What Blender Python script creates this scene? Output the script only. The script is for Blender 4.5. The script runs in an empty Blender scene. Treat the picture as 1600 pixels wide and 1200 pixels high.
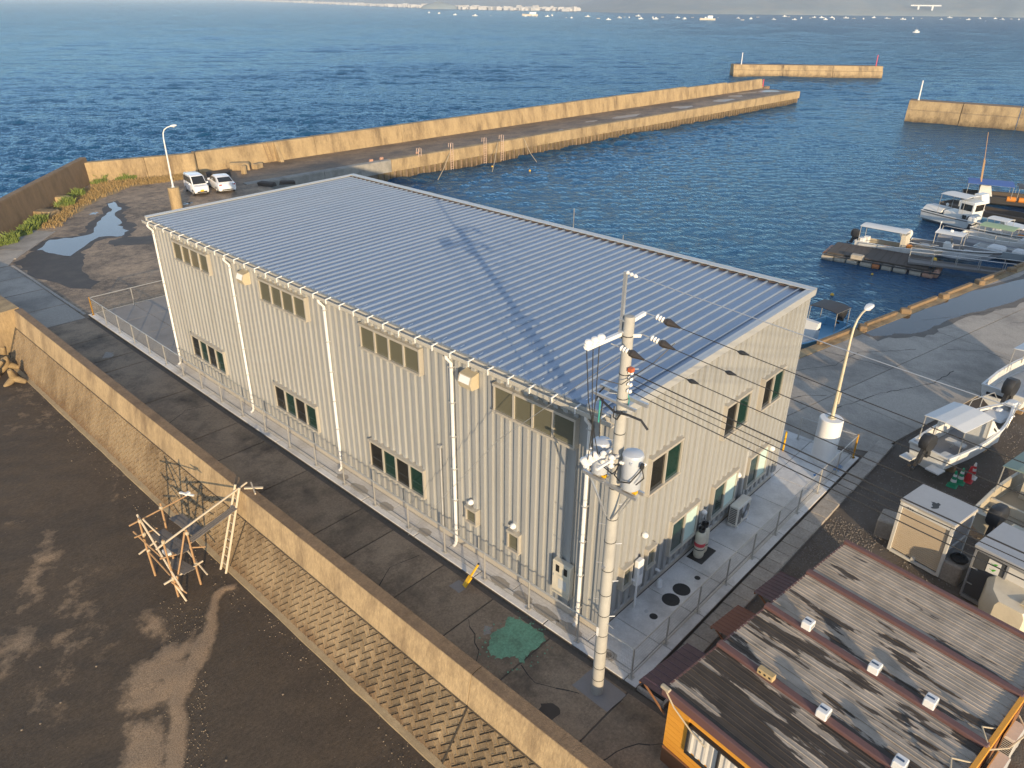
import bpy, math, random
from mathutils import Vector, Matrix
random.seed(7)
R = math.radians
PI = math.pi
SC = bpy.context.scene
COL = SC.collection

# ------------------------------------------------------------------ camera, sky, sun, exposure
FPX = 1165.041
PITCH, ROLL, YAW = 0.475474, 0.010396, 0.748644
CAM = Vector((-13.9831, -9.3811, 17.0092))
_f = Vector((math.cos(PITCH)*math.cos(YAW), math.cos(PITCH)*math.sin(YAW), -math.sin(PITCH)))
_r0 = Vector((math.sin(YAW), -math.cos(YAW), 0))
_u0 = _r0.cross(_f)
_r = math.cos(ROLL)*_r0 + math.sin(ROLL)*_u0
_u = -math.sin(ROLL)*_r0 + math.cos(ROLL)*_u0
cam = bpy.data.objects.new('camera', bpy.data.cameras.new('camera'))
COL.objects.link(cam)
cam.matrix_world = Matrix(((_r.x, _u.x, -_f.x, CAM.x), (_r.y, _u.y, -_f.y, CAM.y), (_r.z, _u.z, -_f.z, CAM.z), (0, 0, 0, 1)))
cam.data.sensor_width = 36
cam.data.lens = FPX/1600*36
cam.data.clip_start = .1
cam.data.clip_end = 30000
SC.camera = cam

SUN_EL, SUN_AZ = R(9.6), R(57.9)          # light travels towards azimuth SUN_AZ
world = bpy.data.worlds.new('World'); SC.world = world; world.use_nodes = True
nt = world.node_tree
sky = nt.nodes.new('ShaderNodeTexSky'); sky.sky_type = 'NISHITA'; sky.sun_disc = False
sky.sun_elevation = SUN_EL
sky.sun_rotation = PI/2 - (SUN_AZ + PI)    # rotation is measured clockwise from +Y
sky.air_density = 1.0; sky.dust_density = 0.3; sky.ozone_density = 3.0
nt.nodes['Background'].inputs[1].default_value = 0.15
hs = nt.nodes.new('ShaderNodeHueSaturation'); hs.inputs['Saturation'].default_value = .66
nt.links.new(sky.outputs[0], hs.inputs['Color']); nt.links.new(hs.outputs[0], nt.nodes['Background'].inputs[0])
sun = bpy.data.objects.new('sun', bpy.data.lights.new('sun', 'SUN')); COL.objects.link(sun)
sun.data.energy = 3.6; sun.data.angle = R(0.5); sun.data.color = (1, .77, .48)
_d = Vector((math.cos(SUN_EL)*math.cos(SUN_AZ), math.cos(SUN_EL)*math.sin(SUN_AZ), -math.sin(SUN_EL)))
sun.rotation_euler = _d.to_track_quat('-Z', 'Y').to_euler()
SC.view_settings.view_transform = 'Standard'; SC.view_settings.look = 'None'
SC.view_settings.exposure = 1.1; SC.view_settings.gamma = 1
SC.view_settings.use_curve_mapping = False

# surveyed positions: the ground point (at height z) seen at a photo pixel, worked out from the camera above
def at(x, y, z=0.0):
    d = _f + _r*((x-800)/FPX) - _u*((y-600)/FPX)
    t = (z-CAM.z)/d.z
    return CAM + d*t

# ------------------------------------------------------------------ materials
def mat(name, col, rough=.6, metal=0, col2=None, scale=2., contrast=.5, stretch=(1, 1, 1), bump=0., bscale=40., grime=0., gscale=.6, gcol=None, spec=.5, coat=0, detail=6, coords='world', tide=None, fine=0.):
    m = bpy.data.materials.new(name); m.use_nodes = True
    t = m.node_tree; N = t.nodes; L = t.links
    b = N['Principled BSDF']
    b.inputs['Roughness'].default_value = rough; b.inputs['Metallic'].default_value = metal
    b.inputs['Specular IOR Level'].default_value = spec
    b.inputs['Coat Weight'].default_value = coat
    if coords == 'world':
        g = N.new('ShaderNodeNewGeometry'); src = g.outputs['Position']
    else:
        g = N.new('ShaderNodeTexCoord'); src = g.outputs['Object']
    mp = N.new('ShaderNodeMapping'); mp.inputs['Scale'].default_value = stretch; L.new(src, mp.inputs[0])
    c1 = Vector(col); c2 = Vector(col2) if col2 else c1*.72
    nz = N.new('ShaderNodeTexNoise'); nz.inputs['Scale'].default_value = scale; nz.inputs['Detail'].default_value = detail; nz.inputs['Roughness'].default_value = 1.0
    L.new(mp.outputs[0], nz.inputs['Vector'])
    rp = N.new('ShaderNodeValToRGB'); e = rp.color_ramp.elements
    e[0].position = .5-contrast/2; e[1].position = .5+contrast/2
    e[0].color = (*c2, 1); e[1].color = (*c1, 1)
    L.new(nz.outputs['Fac'], rp.inputs[0])
    out = rp.outputs[0]
    if grime > 0:
        n2 = N.new('ShaderNodeTexNoise'); n2.inputs['Scale'].default_value = gscale; n2.inputs['Detail'].default_value = 8; n2.inputs['Roughness'].default_value = .7
        L.new(mp.outputs[0], n2.inputs['Vector'])
        r2 = N.new('ShaderNodeValToRGB'); r2.color_ramp.elements[0].position = .45; r2.color_ramp.elements[1].position = .68
        r2.color_ramp.elements[0].color = (0, 0, 0, 1); r2.color_ramp.elements[1].color = (grime, grime, grime, 1)
        L.new(n2.outputs['Fac'], r2.inputs[0])
        mx = N.new('ShaderNodeMixRGB'); L.new(r2.outputs[0], mx.inputs[0]); L.new(out, mx.inputs[1])
        mx.inputs[2].default_value = (*(gcol if gcol else tuple(c1*.35)), 1)
        out = mx.outputs[0]
    if fine > 0:                              # fine speckle and pitting
        n5 = N.new('ShaderNodeTexNoise'); n5.inputs['Scale'].default_value = 14; n5.inputs['Detail'].default_value = 10; n5.inputs['Roughness'].default_value = .75; L.new(mp.outputs[0], n5.inputs['Vector'])
        r5 = N.new('ShaderNodeValToRGB'); r5.color_ramp.elements[0].position = .33; r5.color_ramp.elements[1].position = .66
        r5.color_ramp.elements[0].color = (1-fine, 1-fine, 1-fine, 1); r5.color_ramp.elements[1].color = (1+fine*.35, 1+fine*.33, 1+fine*.3, 1); L.new(n5.outputs['Fac'], r5.inputs[0])
        m5 = N.new('ShaderNodeMixRGB'); m5.blend_type = 'MULTIPLY'; m5.inputs[0].default_value = 1; L.new(out, m5.inputs[1]); L.new(r5.outputs[0], m5.inputs[2]); out = m5.outputs[0]
    if tide:                                  # weed and rust stain creeping up from the high water mark, ragged edge
        z0, z1, tc_ = tide
        sz = N.new('ShaderNodeSeparateXYZ'); L.new(src, sz.inputs[0])
        n4 = N.new('ShaderNodeTexNoise'); n4.inputs['Scale'].default_value = 1.3; n4.inputs['Detail'].default_value = 8; n4.inputs['Roughness'].default_value = .7; L.new(src, n4.inputs['Vector'])
        a4 = N.new('ShaderNodeMath'); a4.operation = 'MULTIPLY_ADD'; L.new(n4.outputs['Fac'], a4.inputs[0]); a4.inputs[1].default_value = 2.2*(z1-z0); L.new(sz.outputs[2], a4.inputs[2])
        m4 = N.new('ShaderNodeMapRange'); L.new(a4.outputs[0], m4.inputs[0]); m4.inputs[1].default_value = z0+1.1*(z1-z0)-.05; m4.inputs[2].default_value = z1+1.1*(z1-z0); m4.inputs[3].default_value = .9; m4.inputs[4].default_value = 0
        x4 = N.new('ShaderNodeMixRGB'); L.new(m4.outputs[0], x4.inputs[0]); L.new(out, x4.inputs[1]); x4.inputs[2].default_value = (*tc_, 1); out = x4.outputs[0]
    L.new(out, b.inputs['Base Color'])
    if bump > 0:
        n3 = N.new('ShaderNodeTexNoise'); n3.inputs['Scale'].default_value = bscale; n3.inputs['Detail'].default_value = 5
        L.new(mp.outputs[0], n3.inputs['Vector'])
        bp = N.new('ShaderNodeBump'); bp.inputs['Strength'].default_value = min(1, bump); bp.inputs['Distance'].default_value = .02*max(1, bump)
        L.new(n3.outputs['Fac'], bp.inputs['Height']); L.new(bp.outputs[0], b.inputs['Normal'])
    return m

def glassy(name, col, rough=.04, spec=.9):
    m = bpy.data.materials.new(name); m.use_nodes = True
    b = m.node_tree.nodes['Principled BSDF']
    b.inputs['Base Color'].default_value = (*col, 1); b.inputs['Roughness'].default_value = rough; b.inputs['Specular IOR Level'].default_value = spec
    return m

def vary(m, amt):                            # each piece a little lighter or darker than its neighbours
    t = m.node_tree; b = t.nodes['Principled BSDF']; lk = b.inputs['Base Color'].links[0]; src = lk.from_socket
    oi = t.nodes.new('ShaderNodeObjectInfo'); r = t.nodes.new('ShaderNodeMapRange'); t.links.new(oi.outputs['Random'], r.inputs[0]); r.inputs[3].default_value = 1-amt; r.inputs[4].default_value = 1+amt*.7
    hv = t.nodes.new('ShaderNodeHueSaturation'); t.links.new(r.outputs[0], hv.inputs['Value']); t.links.new(src, hv.inputs['Color']); t.links.new(hv.outputs[0], b.inputs['Base Color'])

# ------------------------------------------------------------------ mesh builder
class MB:
    def __init__(s): s.v = []; s.f = []
    def add(s, vs, fs):
        o = len(s.v); s.v += [tuple(v) for v in vs]; s.f += [tuple(i+o for i in f) for f in fs]; return s
    def box(s, c, d, rz=0, M=None):
        x, y, z = d[0]/2, d[1]/2, d[2]/2
        vs = [Vector((i*x, j*y, k*z)) for k in (-1, 1) for j in (-1, 1) for i in (-1, 1)]
        if M is None: M = Matrix.Rotation(rz, 3, 'Z') if rz else None
        if M: vs = [M @ v for v in vs]
        c = Vector(c)
        return s.add([v+c for v in vs], [(0, 2, 3, 1), (4, 5, 7, 6), (0, 1, 5, 4), (2, 6, 7, 3), (0, 4, 6, 2), (1, 3, 7, 5)])
    def rbox(s, c, d, b=.02, rz=0):          # box with chamfered vertical and top edges
        x, y, z = d[0]/2, d[1]/2, d[2]
        b = min(b, x*.9, y*.9)
        P = [(-x+b, -y), (x-b, -y), (x, -y+b), (x, y-b), (x-b, y), (-x+b, y), (-x, y-b), (-x, -y+b)]
        q = (x-b)/x; qy = (y-b)/y
        vs = [(a, e, -z/2) for a, e in P]+[(a, e, z/2-b) for a, e in P]+[(a*q, e*qy, z/2) for a, e in P]
        M = Matrix.Rotation(rz, 3, 'Z'); c = Vector(c)
        n = 8; fs = [tuple(range(n))[::-1], tuple(range(2*n, 3*n))]
        for k in (0, 1):
            for i in range(n): j = (i+1) % n; fs.append((k*n+i, k*n+j, (k+1)*n+j, (k+1)*n+i))
        return s.add([M @ Vector(v)+c for v in vs], fs)
    def bar(s, p, q, w, h=None, up=(0, 0, 1)):
        p, q = Vector(p), Vector(q); h = h or w; d = q-p; l = d.length; d.normalize()
        u = Vector(up)
        if abs(d.dot(u)) > .98: u = Vector((1, 0, 0))
        a = d.cross(u).normalized(); b = a.cross(d)
        M = Matrix((a, d, b)).transposed()
        return s.box((p+q)/2, (w, l, h), M=M)
    def tube(s, pts, r, n=7, caps=True):
        pts = [Vector(p) for p in pts]; rs = r if isinstance(r, (list, tuple)) else [r]*len(pts)
        o = len(s.v); ref = None
        for i, p in enumerate(pts):
            d = (pts[min(i+1, len(pts)-1)]-pts[max(i-1, 0)]).normalized()
            if ref is None: ref = Vector((0, 0, 1)) if abs(d.z) < .9 else Vector((1, 0, 0))
            a = d.cross(ref).normalized(); b = a.cross(d).normalized(); ref = b
            for k in range(n):
                t = 2*PI*k/n; s.v.append(tuple(p+rs[i]*(math.cos(t)*a+math.sin(t)*b)))
        for i in range(len(pts)-1):
            for k in range(n):
                j = (k+1) % n; s.f.append((o+i*n+k, o+i*n+j, o+(i+1)*n+j, o+(i+1)*n+k))
        if caps:
            s.f.append(tuple(o+k for k in range(n))[::-1]); s.f.append(tuple(o+(len(pts)-1)*n+k for k in range(n)))
        return s
    def lathe(s, prof, n=14, c=(0, 0, 0), M=None):    # prof = [(r, z)...]
        o = len(s.v); c = Vector(c)
        for r, z in prof:
            for k in range(n):
                t = 2*PI*k/n; v = Vector((r*math.cos(t), r*math.sin(t), z))
                if M: v = M @ v
                s.v.append(tuple(v+c))
        for i in range(len(prof)-1):
            for k in range(n):
                j = (k+1) % n; s.f.append((o+i*n+k, o+i*n+j, o+(i+1)*n+j, o+(i+1)*n+k))
        s.f.append(tuple(o+k for k in range(n))[::-1]); s.f.append(tuple(o+(len(prof)-1)*n+k for k in range(n)))
        return s
    def prism(s, poly, z0, z1):
        n = len(poly)
        A = sum(poly[i][0]*poly[(i+1) % n][1]-poly[(i+1) % n][0]*poly[i][1] for i in range(n))
        if A < 0: poly = poly[::-1]
        vs = [(p[0], p[1], z0) for p in poly]+[(p[0], p[1], z1) for p in poly]
        fs = [tuple(range(n))[::-1], tuple(range(n, 2*n))]+[(i, (i+1) % n, n+(i+1) % n, n+i) for i in range(n)]
        return s.add(vs, fs)
    def sheet(s, poly, z):
        n = len(poly)
        A = sum(poly[i][0]*poly[(i+1) % n][1]-poly[(i+1) % n][0]*poly[i][1] for i in range(n))
        if A < 0: poly = poly[::-1]
        return s.add([(p[0], p[1], z) for p in poly], [tuple(range(n))])
    def quad(s, a, b, c, d): return s.add([a, b, c, d], [(0, 1, 2, 3)])
    def loft(s, rings, close=True, caps=True):
        o = len(s.v); n = len(rings[0])
        for r in rings: s.v += [tuple(v) for v in r]
        for i in range(len(rings)-1):
            for k in range(n if close else n-1):
                j = (k+1) % n; s.f.append((o+i*n+k, o+i*n+j, o+(i+1)*n+j, o+(i+1)*n+k))
        if caps and close:
            s.f.append(tuple(o+k for k in range(n))[::-1]); s.f.append(tuple(o+(len(rings)-1)*n+k for k in range(n)))
        return s
    def mesh(s, name, m=None, smooth=False):
        me = bpy.data.meshes.new(name); me.from_pydata(s.v, [], s.f); me.validate(); me.update()
        if m: me.materials.append(m)
        if smooth:
            me.polygons.foreach_set('use_smooth', [True]*len(me.polygons))
            if hasattr(me, 'set_sharp_from_angle'): me.set_sharp_from_angle(angle=R(38))
        return me
    def build(s, name, m, parent=None, smooth=False, loc=None, rz=None):
        return inst(name, s.mesh(name, m, smooth), parent, loc, rz)

def inst(name, me, parent=None, loc=None, rz=None, scale=None):
    o = bpy.data.objects.new(name, me); COL.objects.link(o)
    if parent: o.parent = parent
    if loc is not None: o.location = loc
    if rz is not None: o.rotation_euler = (0, 0, rz)
    if scale is not None: o.scale = scale
    return o
def tag(o, label=None, cat=None, group=None, kind=None):
    if label: o['label'] = label
    if cat: o['category'] = cat
    if group: o['group'] = group
    if kind: o['kind'] = kind
    return o
def thing(name, label, cat, loc=(0, 0, 0), rz=0, group=None):
    o = bpy.data.objects.new(name, None); COL.objects.link(o); o.location = loc; o.rotation_euler = (0, 0, rz); o.empty_display_size = .3
    return tag(o, label, cat, group)
def struct(o): o['kind'] = 'structure'; return o
def dup(o, loc, rz=None, label=None, parent=None):
    kids = CHILD.get(o.name) or [c for c in bpy.data.objects if c.parent == o]
    CHILD[o.name] = kids
    c = o.copy(); COL.objects.link(c)
    if loc is not None: c.location = loc
    if rz is not None: c.rotation_euler = (0, 0, rz)
    if label: c['label'] = label
    if parent: c.parent = parent
    for k in kids:
        dup(k, None, parent=c)
    return c
CHILD = {}
def rnd(a, b): return random.uniform(a, b)
def wobble(poly, amp, n=4):                  # irregular outline through the given corner points
    out = []
    m = len(poly)
    for i in range(m):
        a, b = Vector(poly[i][:2]), Vector(poly[(i+1) % m][:2])
        for k in range(n):
            p = a.lerp(b, k/n); out.append((p.x+rnd(-amp, amp), p.y+rnd(-amp, amp)))
    return out
# ------------------------------------------------------------------ shared materials
SEA = -2.46; GZ = -.12; WAVE_DIR = R(50)
m_conc = mat('pier_concrete', (.52, .385, .21), .85, 0, (.27, .19, .10), .8, .55, (1, 1, .28), .6, 30, .85, .55, (.12, .08, .045), tide=(-2.5, -1.3, (.07, .045, .02)), fine=.25)
m_conc2 = mat('parapet_concrete', (.60, .44, .25), .88, 0, (.39, .275, .15), 1.4, .5, (1, 1, .35), .7, 25, .75, .9, (.15, .10, .06), fine=.3)
m_conctop = mat('parapet_top', (.32, .215, .125), .9, 0, (.19, .125, .075), 2.2, .5, (1, 1, 1), .6, 30, .6, .9, (.09, .06, .04), fine=.3)
m_revet = mat('revetment_block', (.37, .275, .165), .88, 0, (.21, .15, .085), 1.0, .55, (1, 1, .6), .8, 45, .8, .55, (.10, .062, .032), tide=(-2.2, -1.5, (.10, .05, .02)), fine=.3)
m_road = mat('road_slab', (.47, .345, .23), .8, 0, (.22, .155, .10), .75, .6, (1, 1, 1), .5, 60, .9, .4, (.065, .048, .035), detail=10, fine=.35)
m_gutter = mat('gutter_channel', (.17, .135, .105), .8, 0, (.08, .065, .05), 2)
m_pad = mat('pad_concrete', (.80, .775, .74), .8, 0, (.66, .635, .60), .8, .5, (1, 1, 1), .3, 60, .55, .6, (.30, .275, .25), detail=9, fine=.12)
m_quay = mat('quay_concrete', (.52, .46, .39), .82, 0, (.35, .31, .26), .45, .55, (1, 1, 1), .4, 50, .75, .22, (.16, .145, .13), detail=10, fine=.25)
m_yard = mat('yard_asphalt', (.46, .335, .22), .8, 0, (.085, .066, .05), .13, .18, (1, 1, 1), .4, 30, .45, .3, (.06, .05, .042), detail=10)
m_dirt = mat('gravel_earth', (.14, .11, .085), .95, 0, (.06, .046, .036), 1.3, .5, (1, 1, 1), 1.5, 25, .6, .5, (.16, .14, .12), detail=10)
m_paver = mat('paver', (.47, .42, .36), .88, 0, (.34, .30, .26), 1.7, .5, (1, 1, 1), .4, 60, .4, .9, fine=.3)
m_wetdeck = mat('pier_deck', (.34, .235, .14), .7, 0, (.085, .062, .045), .2, .25, (.6, 1, 1), .3, 30, .7, .22, (.04, .035, .03), detail=9)
m_steel = mat('galvanised_steel', (.62, .63, .64), .42, .7, (.5, .51, .52), 6)
m_white = mat('white_paint', (.80, .79, .77), .4, 0, (.70, .69, .67), 3, .6)
m_rubber = mat('black_rubber', (.02, .02, .022), .55, 0, (.035, .035, .035), 5)
m_black = mat('black_plastic', (.018, .019, .021), .5, 0, (.03, .03, .033), 5)
m_yellow = mat('yellow_paint', (.85, .50, .03), .45, 0, (.75, .42, .02), 3)
m_rope = mat('rope', (.5, .42, .3), .9)
m_wood = mat('weathered_wood', (.36, .25, .14), .8, 0, (.22, .14, .07), 5, .5, (1, 1, 3))

for m_, a_ in ((m_revet, .28), (m_road, .16), (m_paver, .16), (m_pad, .06), (m_quay, .09)): vary(m_, a_)
# ------------------------------------------------------------------ water
m_sea = bpy.data.materials.new('sea_water'); m_sea.use_nodes = True
t = m_sea.node_tree; N = t.nodes; L = t.links; b = N['Principled BSDF']
g = N.new('ShaderNodeNewGeometry')
def _noise(scale, stretch, rot, detail):
    mp = N.new('ShaderNodeMapping'); mp.inputs['Scale'].default_value = stretch; mp.inputs['Rotation'].default_value = (0, 0, rot)
    L.new(g.outputs['Position'], mp.inputs[0])
    n = N.new('ShaderNodeTexNoise'); n.inputs['Scale'].default_value = scale; n.inputs['Detail'].default_value = detail; n.inputs['Roughness'].default_value = .55
    L.new(mp.outputs[0], n.inputs['Vector']); return n
def _math(op, a, bv):
    n = N.new('ShaderNodeMath'); n.operation = op
    for i, x in enumerate((a, bv)):
        if isinstance(x, (int, float)): n.inputs[i].default_value = x
        else: L.new(x, n.inputs[i])
    return n.outputs[0]
n1 = _noise(.45, (1, .6, 1), R(-40), 4); n2 = _noise(2.6, (1, .6, 1), R(-52), 4)
sp = N.new('ShaderNodeSeparateXYZ'); L.new(g.outputs['Position'], sp.inputs[0])
# the open bay is rougher than the sheltered harbour behind the pier
mr = N.new('ShaderNodeMapRange'); L.new(sp.outputs[1], mr.inputs[0])
mr.inputs[1].default_value = 50; mr.inputs[2].default_value = 78; mr.inputs[3].default_value = .6; mr.inputs[4].default_value = 1.0
# beyond the modelled waves the bump carries the swell as well
ln = N.new('ShaderNodeVectorMath'); ln.operation = 'LENGTH'; L.new(g.outputs['Position'], ln.inputs[0])
far = N.new('ShaderNodeMapRange'); L.new(ln.outputs['Value'], far.inputs[0]); far.inputs[1].default_value = 200; far.inputs[2].default_value = 700; far.inputs[3].default_value = 0; far.inputs[4].default_value = 2.0
h = _math('ADD', _math('MULTIPLY', n1.outputs['Fac'], far.outputs[0]), _math('MULTIPLY', n2.outputs['Fac'], .42))
h = _math('MULTIPLY', h, mr.outputs[0])
bp = N.new('ShaderNodeBump'); bp.inputs['Strength'].default_value = 1; bp.inputs['Distance'].default_value = 1.0
L.new(h, bp.inputs['Height'])
# deep blue body under a reflecting skin; wave masking keeps the skin from turning into a full mirror at grazing angles
N.remove(b)
df = N.new('ShaderNodeBsdfDiffuse'); df.inputs['Color'].default_value = (.004, .052, .125, 1)
gl = N.new('ShaderNodeBsdfGlossy'); gl.inputs['Color'].default_value = (.58, .84, 1.0, 1); gl.inputs['Roughness'].default_value = .09; L.new(bp.outputs[0], gl.inputs['Normal'])
fr = N.new('ShaderNodeFresnel'); fr.inputs['IOR'].default_value = 1.33; L.new(bp.outputs[0], fr.inputs['Normal'])
cl = N.new('ShaderNodeMath'); cl.operation = 'MINIMUM'; L.new(fr.outputs[0], cl.inputs[0]); cl.inputs[1].default_value = .7
ms_ = N.new('ShaderNodeMixShader'); L.new(cl.outputs[0], ms_.inputs[0]); L.new(df.outputs[0], ms_.inputs[1]); L.new(gl.outputs[0], ms_.inputs[2])
L.new(ms_.outputs[0], N['Material Output'].inputs['Surface'])
import numpy as np
def _ax(lo, a, c, hi, step):        # fine steps where the water lies near, growing with distance
    v = [c]
    while v[-1] < 1500: v.append(v[-1]+step+.0052*(v[-1]-c))
    return np.concatenate([[lo, lo*.5+a*.5, a-260, a-120, a-50, a-20, a-8, a-3], np.arange(a, c, step), v, [2200, 3500, hi]])
sx_, sy_ = _ax(-4000, -20, 110, 6000, .36), _ax(-4000, 0, 125, 6000, .36)
SX, SY = np.meshgrid(sx_, sy_); rng = np.random.default_rng(5)
SZ = np.zeros(SX.shape)
rough = np.clip((SY-45)/30, 0, 1); rough = np.where(SX < 10, 1, rough); rough = np.maximum(rough, np.clip((SX-125)/60, 0, 1)*.8)
fade = np.clip((SX+20)/12, 0, 1)*np.clip((1450-SX)/300, 0, 1)*np.clip(SY/6, 0, 1)*np.clip((1450-SY)/300, 0, 1)
GS = np.maximum(np.gradient(sx_)[None, :], np.gradient(sy_)[:, None])
patch = sum(np.sin(SX*rng.uniform(-.06, .06)+SY*rng.uniform(-.06, .06)+rng.uniform(0, 6)) for _ in range(5))*.13+1
for lam0, lam1, n_, slope, open_only in ((9, 24, 14, .016, .1), (3.5, 7, 18, .030, .12), (1.8, 3.5, 30, .050, .26), (.95, 1.8, 40, .060, .45)):
    acc = np.zeros(SX.shape)
    for _ in range(n_):
        lam = rng.uniform(lam0, lam1); k = 2*math.pi/lam; th = WAVE_DIR+rng.normal(0, .36 if lam0 > 1.5 else .55)
        ph = k*(SX*math.cos(th)+SY*math.sin(th))+rng.uniform(0, 6.28)
        acc += slope/k*np.clip((lam/GS-2.2)/2, 0, 1)*(np.sin(ph)+.22*np.sin(2*ph+.5)*(lam/GS > 6))
    SZ += acc*(open_only+(1-open_only)*rough)
SZ = SZ*fade*patch*np.where((SY < 47) & (SX < 23), 0, 1)
ny_, nx_ = SX.shape
me = bpy.data.meshes.new('sea'); co = np.stack([SX, SY, SEA+SZ], -1).reshape(-1, 3).astype(np.float32)
me.vertices.add(nx_*ny_); me.vertices.foreach_set('co', co.ravel())
ii, jj = np.meshgrid(np.arange(nx_-1), np.arange(ny_-1)); base = (jj*nx_+ii).ravel()
quads = np.stack([base, base+1, base+nx_+1, base+nx_], -1).astype(np.int32); nf = len(quads)
me.loops.add(nf*4); me.loops.foreach_set('vertex_index', quads.ravel()); me.polygons.add(nf); me.polygons.foreach_set('loop_start', np.arange(0, nf*4, 4, dtype=np.int32))
me.polygons.foreach_set('use_smooth', np.ones(nf, bool)); me.update(); me.materials.append(m_sea); struct(inst('sea', me))

m_film = mat('wet_film', (.12, .10, .08), .28, 0, (.09, .075, .06), 2, spec=.8)
m_wet = mat('wet_asphalt', (.075, .062, .052), .6, 0, (.045, .038, .033), .8, .5, bump=.4, bscale=20, spec=.25, grime=.5, gscale=.7, gcol=(.12, .10, .08))
m_puddle = mat('puddle_water', (.025, .022, .02), .03, 0, (.018, .016, .015), 2, spec=.6)

# ------------------------------------------------------------------ ground
LAND = [(-4.3, -70), (-4.3, 44), (.1, 58.6), (13.6, 76.2), (24, 76.2), (24, 63.6), (25, 63.5), (25.0, 4.6), (24.46, 4.57), (90, -8.5), (90, -70)]
struct(MB().prism(LAND, -4, -.17).build('ground', m_dirt))
struct(MB().sheet([(-1.1, 37.3), (-3.7, 40), (-3.7, 44), (.1, 58.6), (13.6, 76.0), (25, 74), (25, 30), (25, 4.9), (16.2, 2.2), (15, 3), (15, 37.3)], -.13).build('yard', m_yard))
# puddles on the yard and on the quay
for nm, pz in (('yard', [(1.53, 54.26), (3.22, 56.41), (5.06, 55.58), (6.45, 56.29), (7.42, 58.63), (8.98, 60.93), (9.95, 62.17), (11.03, 65.08), (11.57, 65.59), (11.14, 62.62), (9.91, 60.94), (9.29, 57.64), (8.58, 56.91), (8.5, 54.78), (7.45, 53.45), (6.13, 54.51), (2.76, 51.0), (2.1, 52.32)]),
               ('small', [(8.2, 62.2), (8.7, 63), (9.0, 62.4), (8.6, 61.8)]),
               ('shade', [(15, 60.2), (16.5, 60.5), (16.2, 59.6)])):
    struct(MB().sheet(wobble(pz, .16 if nm != 'shade' else .3), -.124).build('puddle', m_puddle))
for pz in ([(-.6, 52.0), (1.5, 54.2), (2.1, 52.3), (3.6, 51.2), (3.4, 49.6), (2.0, 46.6), (2.0, 43.5), (1.0, 42.3), (.2, 43.5), (-.5, 46.5), (-.75, 50)], [(7.6, 53.2), (9, 52), (11.5, 52.6), (11.6, 50.4), (8.2, 49.6), (6, 51.2), (6.2, 53)], [(5.2, 40.8), (6.5, 42.6), (7.6, 42.2), (8.4, 43.5), (8.6, 42.4), (7.7, 41.4), (8.2, 40.2), (7.2, 40.6), (6.4, 41.3)]):
    struct(MB().sheet(wobble(pz, .22, 5), -.1265).build('wet_patch', m_wet))
QP = [(29.54, 2.96), (33.7, 2.56), (37.83, 1.17), (41.96, .36), (47.46, -1.51), (52, -2.6), (47, -3.6), (43.01, -2.43), (39.83, -1.66), (37.16, -.5), (33.86, .21), (31.93, .52), (30.67, 1.54), (29.26, 2.31)]
struct(MB().sheet(wobble(QP, .12), -.104).build('puddle', m_puddle))
def grow(pl, d):
    n = len(pl); A = sum(pl[i][0]*pl[(i+1) % n][1]-pl[(i+1) % n][0]*pl[i][1] for i in range(n)); s = 1 if A > 0 else -1; out = []
    for i in range(n):
        a, c = Vector(pl[i-1]), Vector(pl[(i+1) % n]); e = (c-a).normalized(); out.append((pl[i][0]+e.y*d*s, pl[i][1]-e.x*d*s))
    return out
m_damp2 = mat('damp_margin', (.17, .145, .12), .7, 0, (.10, .085, .07), 1.4, .5, bump=.3)
struct(MB().sheet(wobble(grow(QP, .45), .22), -.1055).build('wet_patch', m_damp2))
struct(MB().sheet(wobble(grow([(1.53, 54.26), (3.22, 56.41), (5.06, 55.58), (6.45, 56.29), (7.42, 58.63), (8.98, 60.93), (9.95, 62.17), (11.03, 65.08), (11.57, 65.59), (11.14, 62.62), (9.91, 60.94), (9.29, 57.64), (8.5, 54.78), (7.45, 53.45), (6.13, 54.51), (2.76, 51.0), (2.1, 52.32)], .55), .3), -.1258).build('wet_patch', m_wet))

# sand beach below the seawall
m_sand = mat('dark_sand', (.125, .09, .058), .9, 0, (.072, .051, .033), .5, .5, (.5, 1, 1), .5, 35, .35, .16, (.17, .115, .068), detail=9, fine=.45)
m_sandlight = mat('light_sand', (.27, .19, .115), .92, 0, (.17, .12, .072), 1.2, .6, (1, 1, 1), .8, 50, .35, 1.2, (.10, .075, .05), detail=10)
import numpy as np
from mathutils import noise as mn
def sandz(x, y):
    z = -2.02-.012*max(0, -x-8)+.05*mn.noise(Vector((x*.22, y*.35, 0)))+.02*mn.noise(Vector((x*1.1, y*1.3, 3)))
    return z-max(0, (-x-45))*.05-max(0, y-46)*.08
def axis(a, b_, c_, d_, fine, n0, n1):
    return np.concatenate([np.linspace(a, b_, n0, endpoint=False), np.arange(b_, c_, fine), np.linspace(c_, d_, n1)])
ax_ = axis(-75, -17, -4.6, -4.55, .1, 22, 2); ay_ = axis(-70, -14, 40, 62, .1, 18, 12)
GX, GY = np.meshgrid(ax_, ay_)
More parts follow.
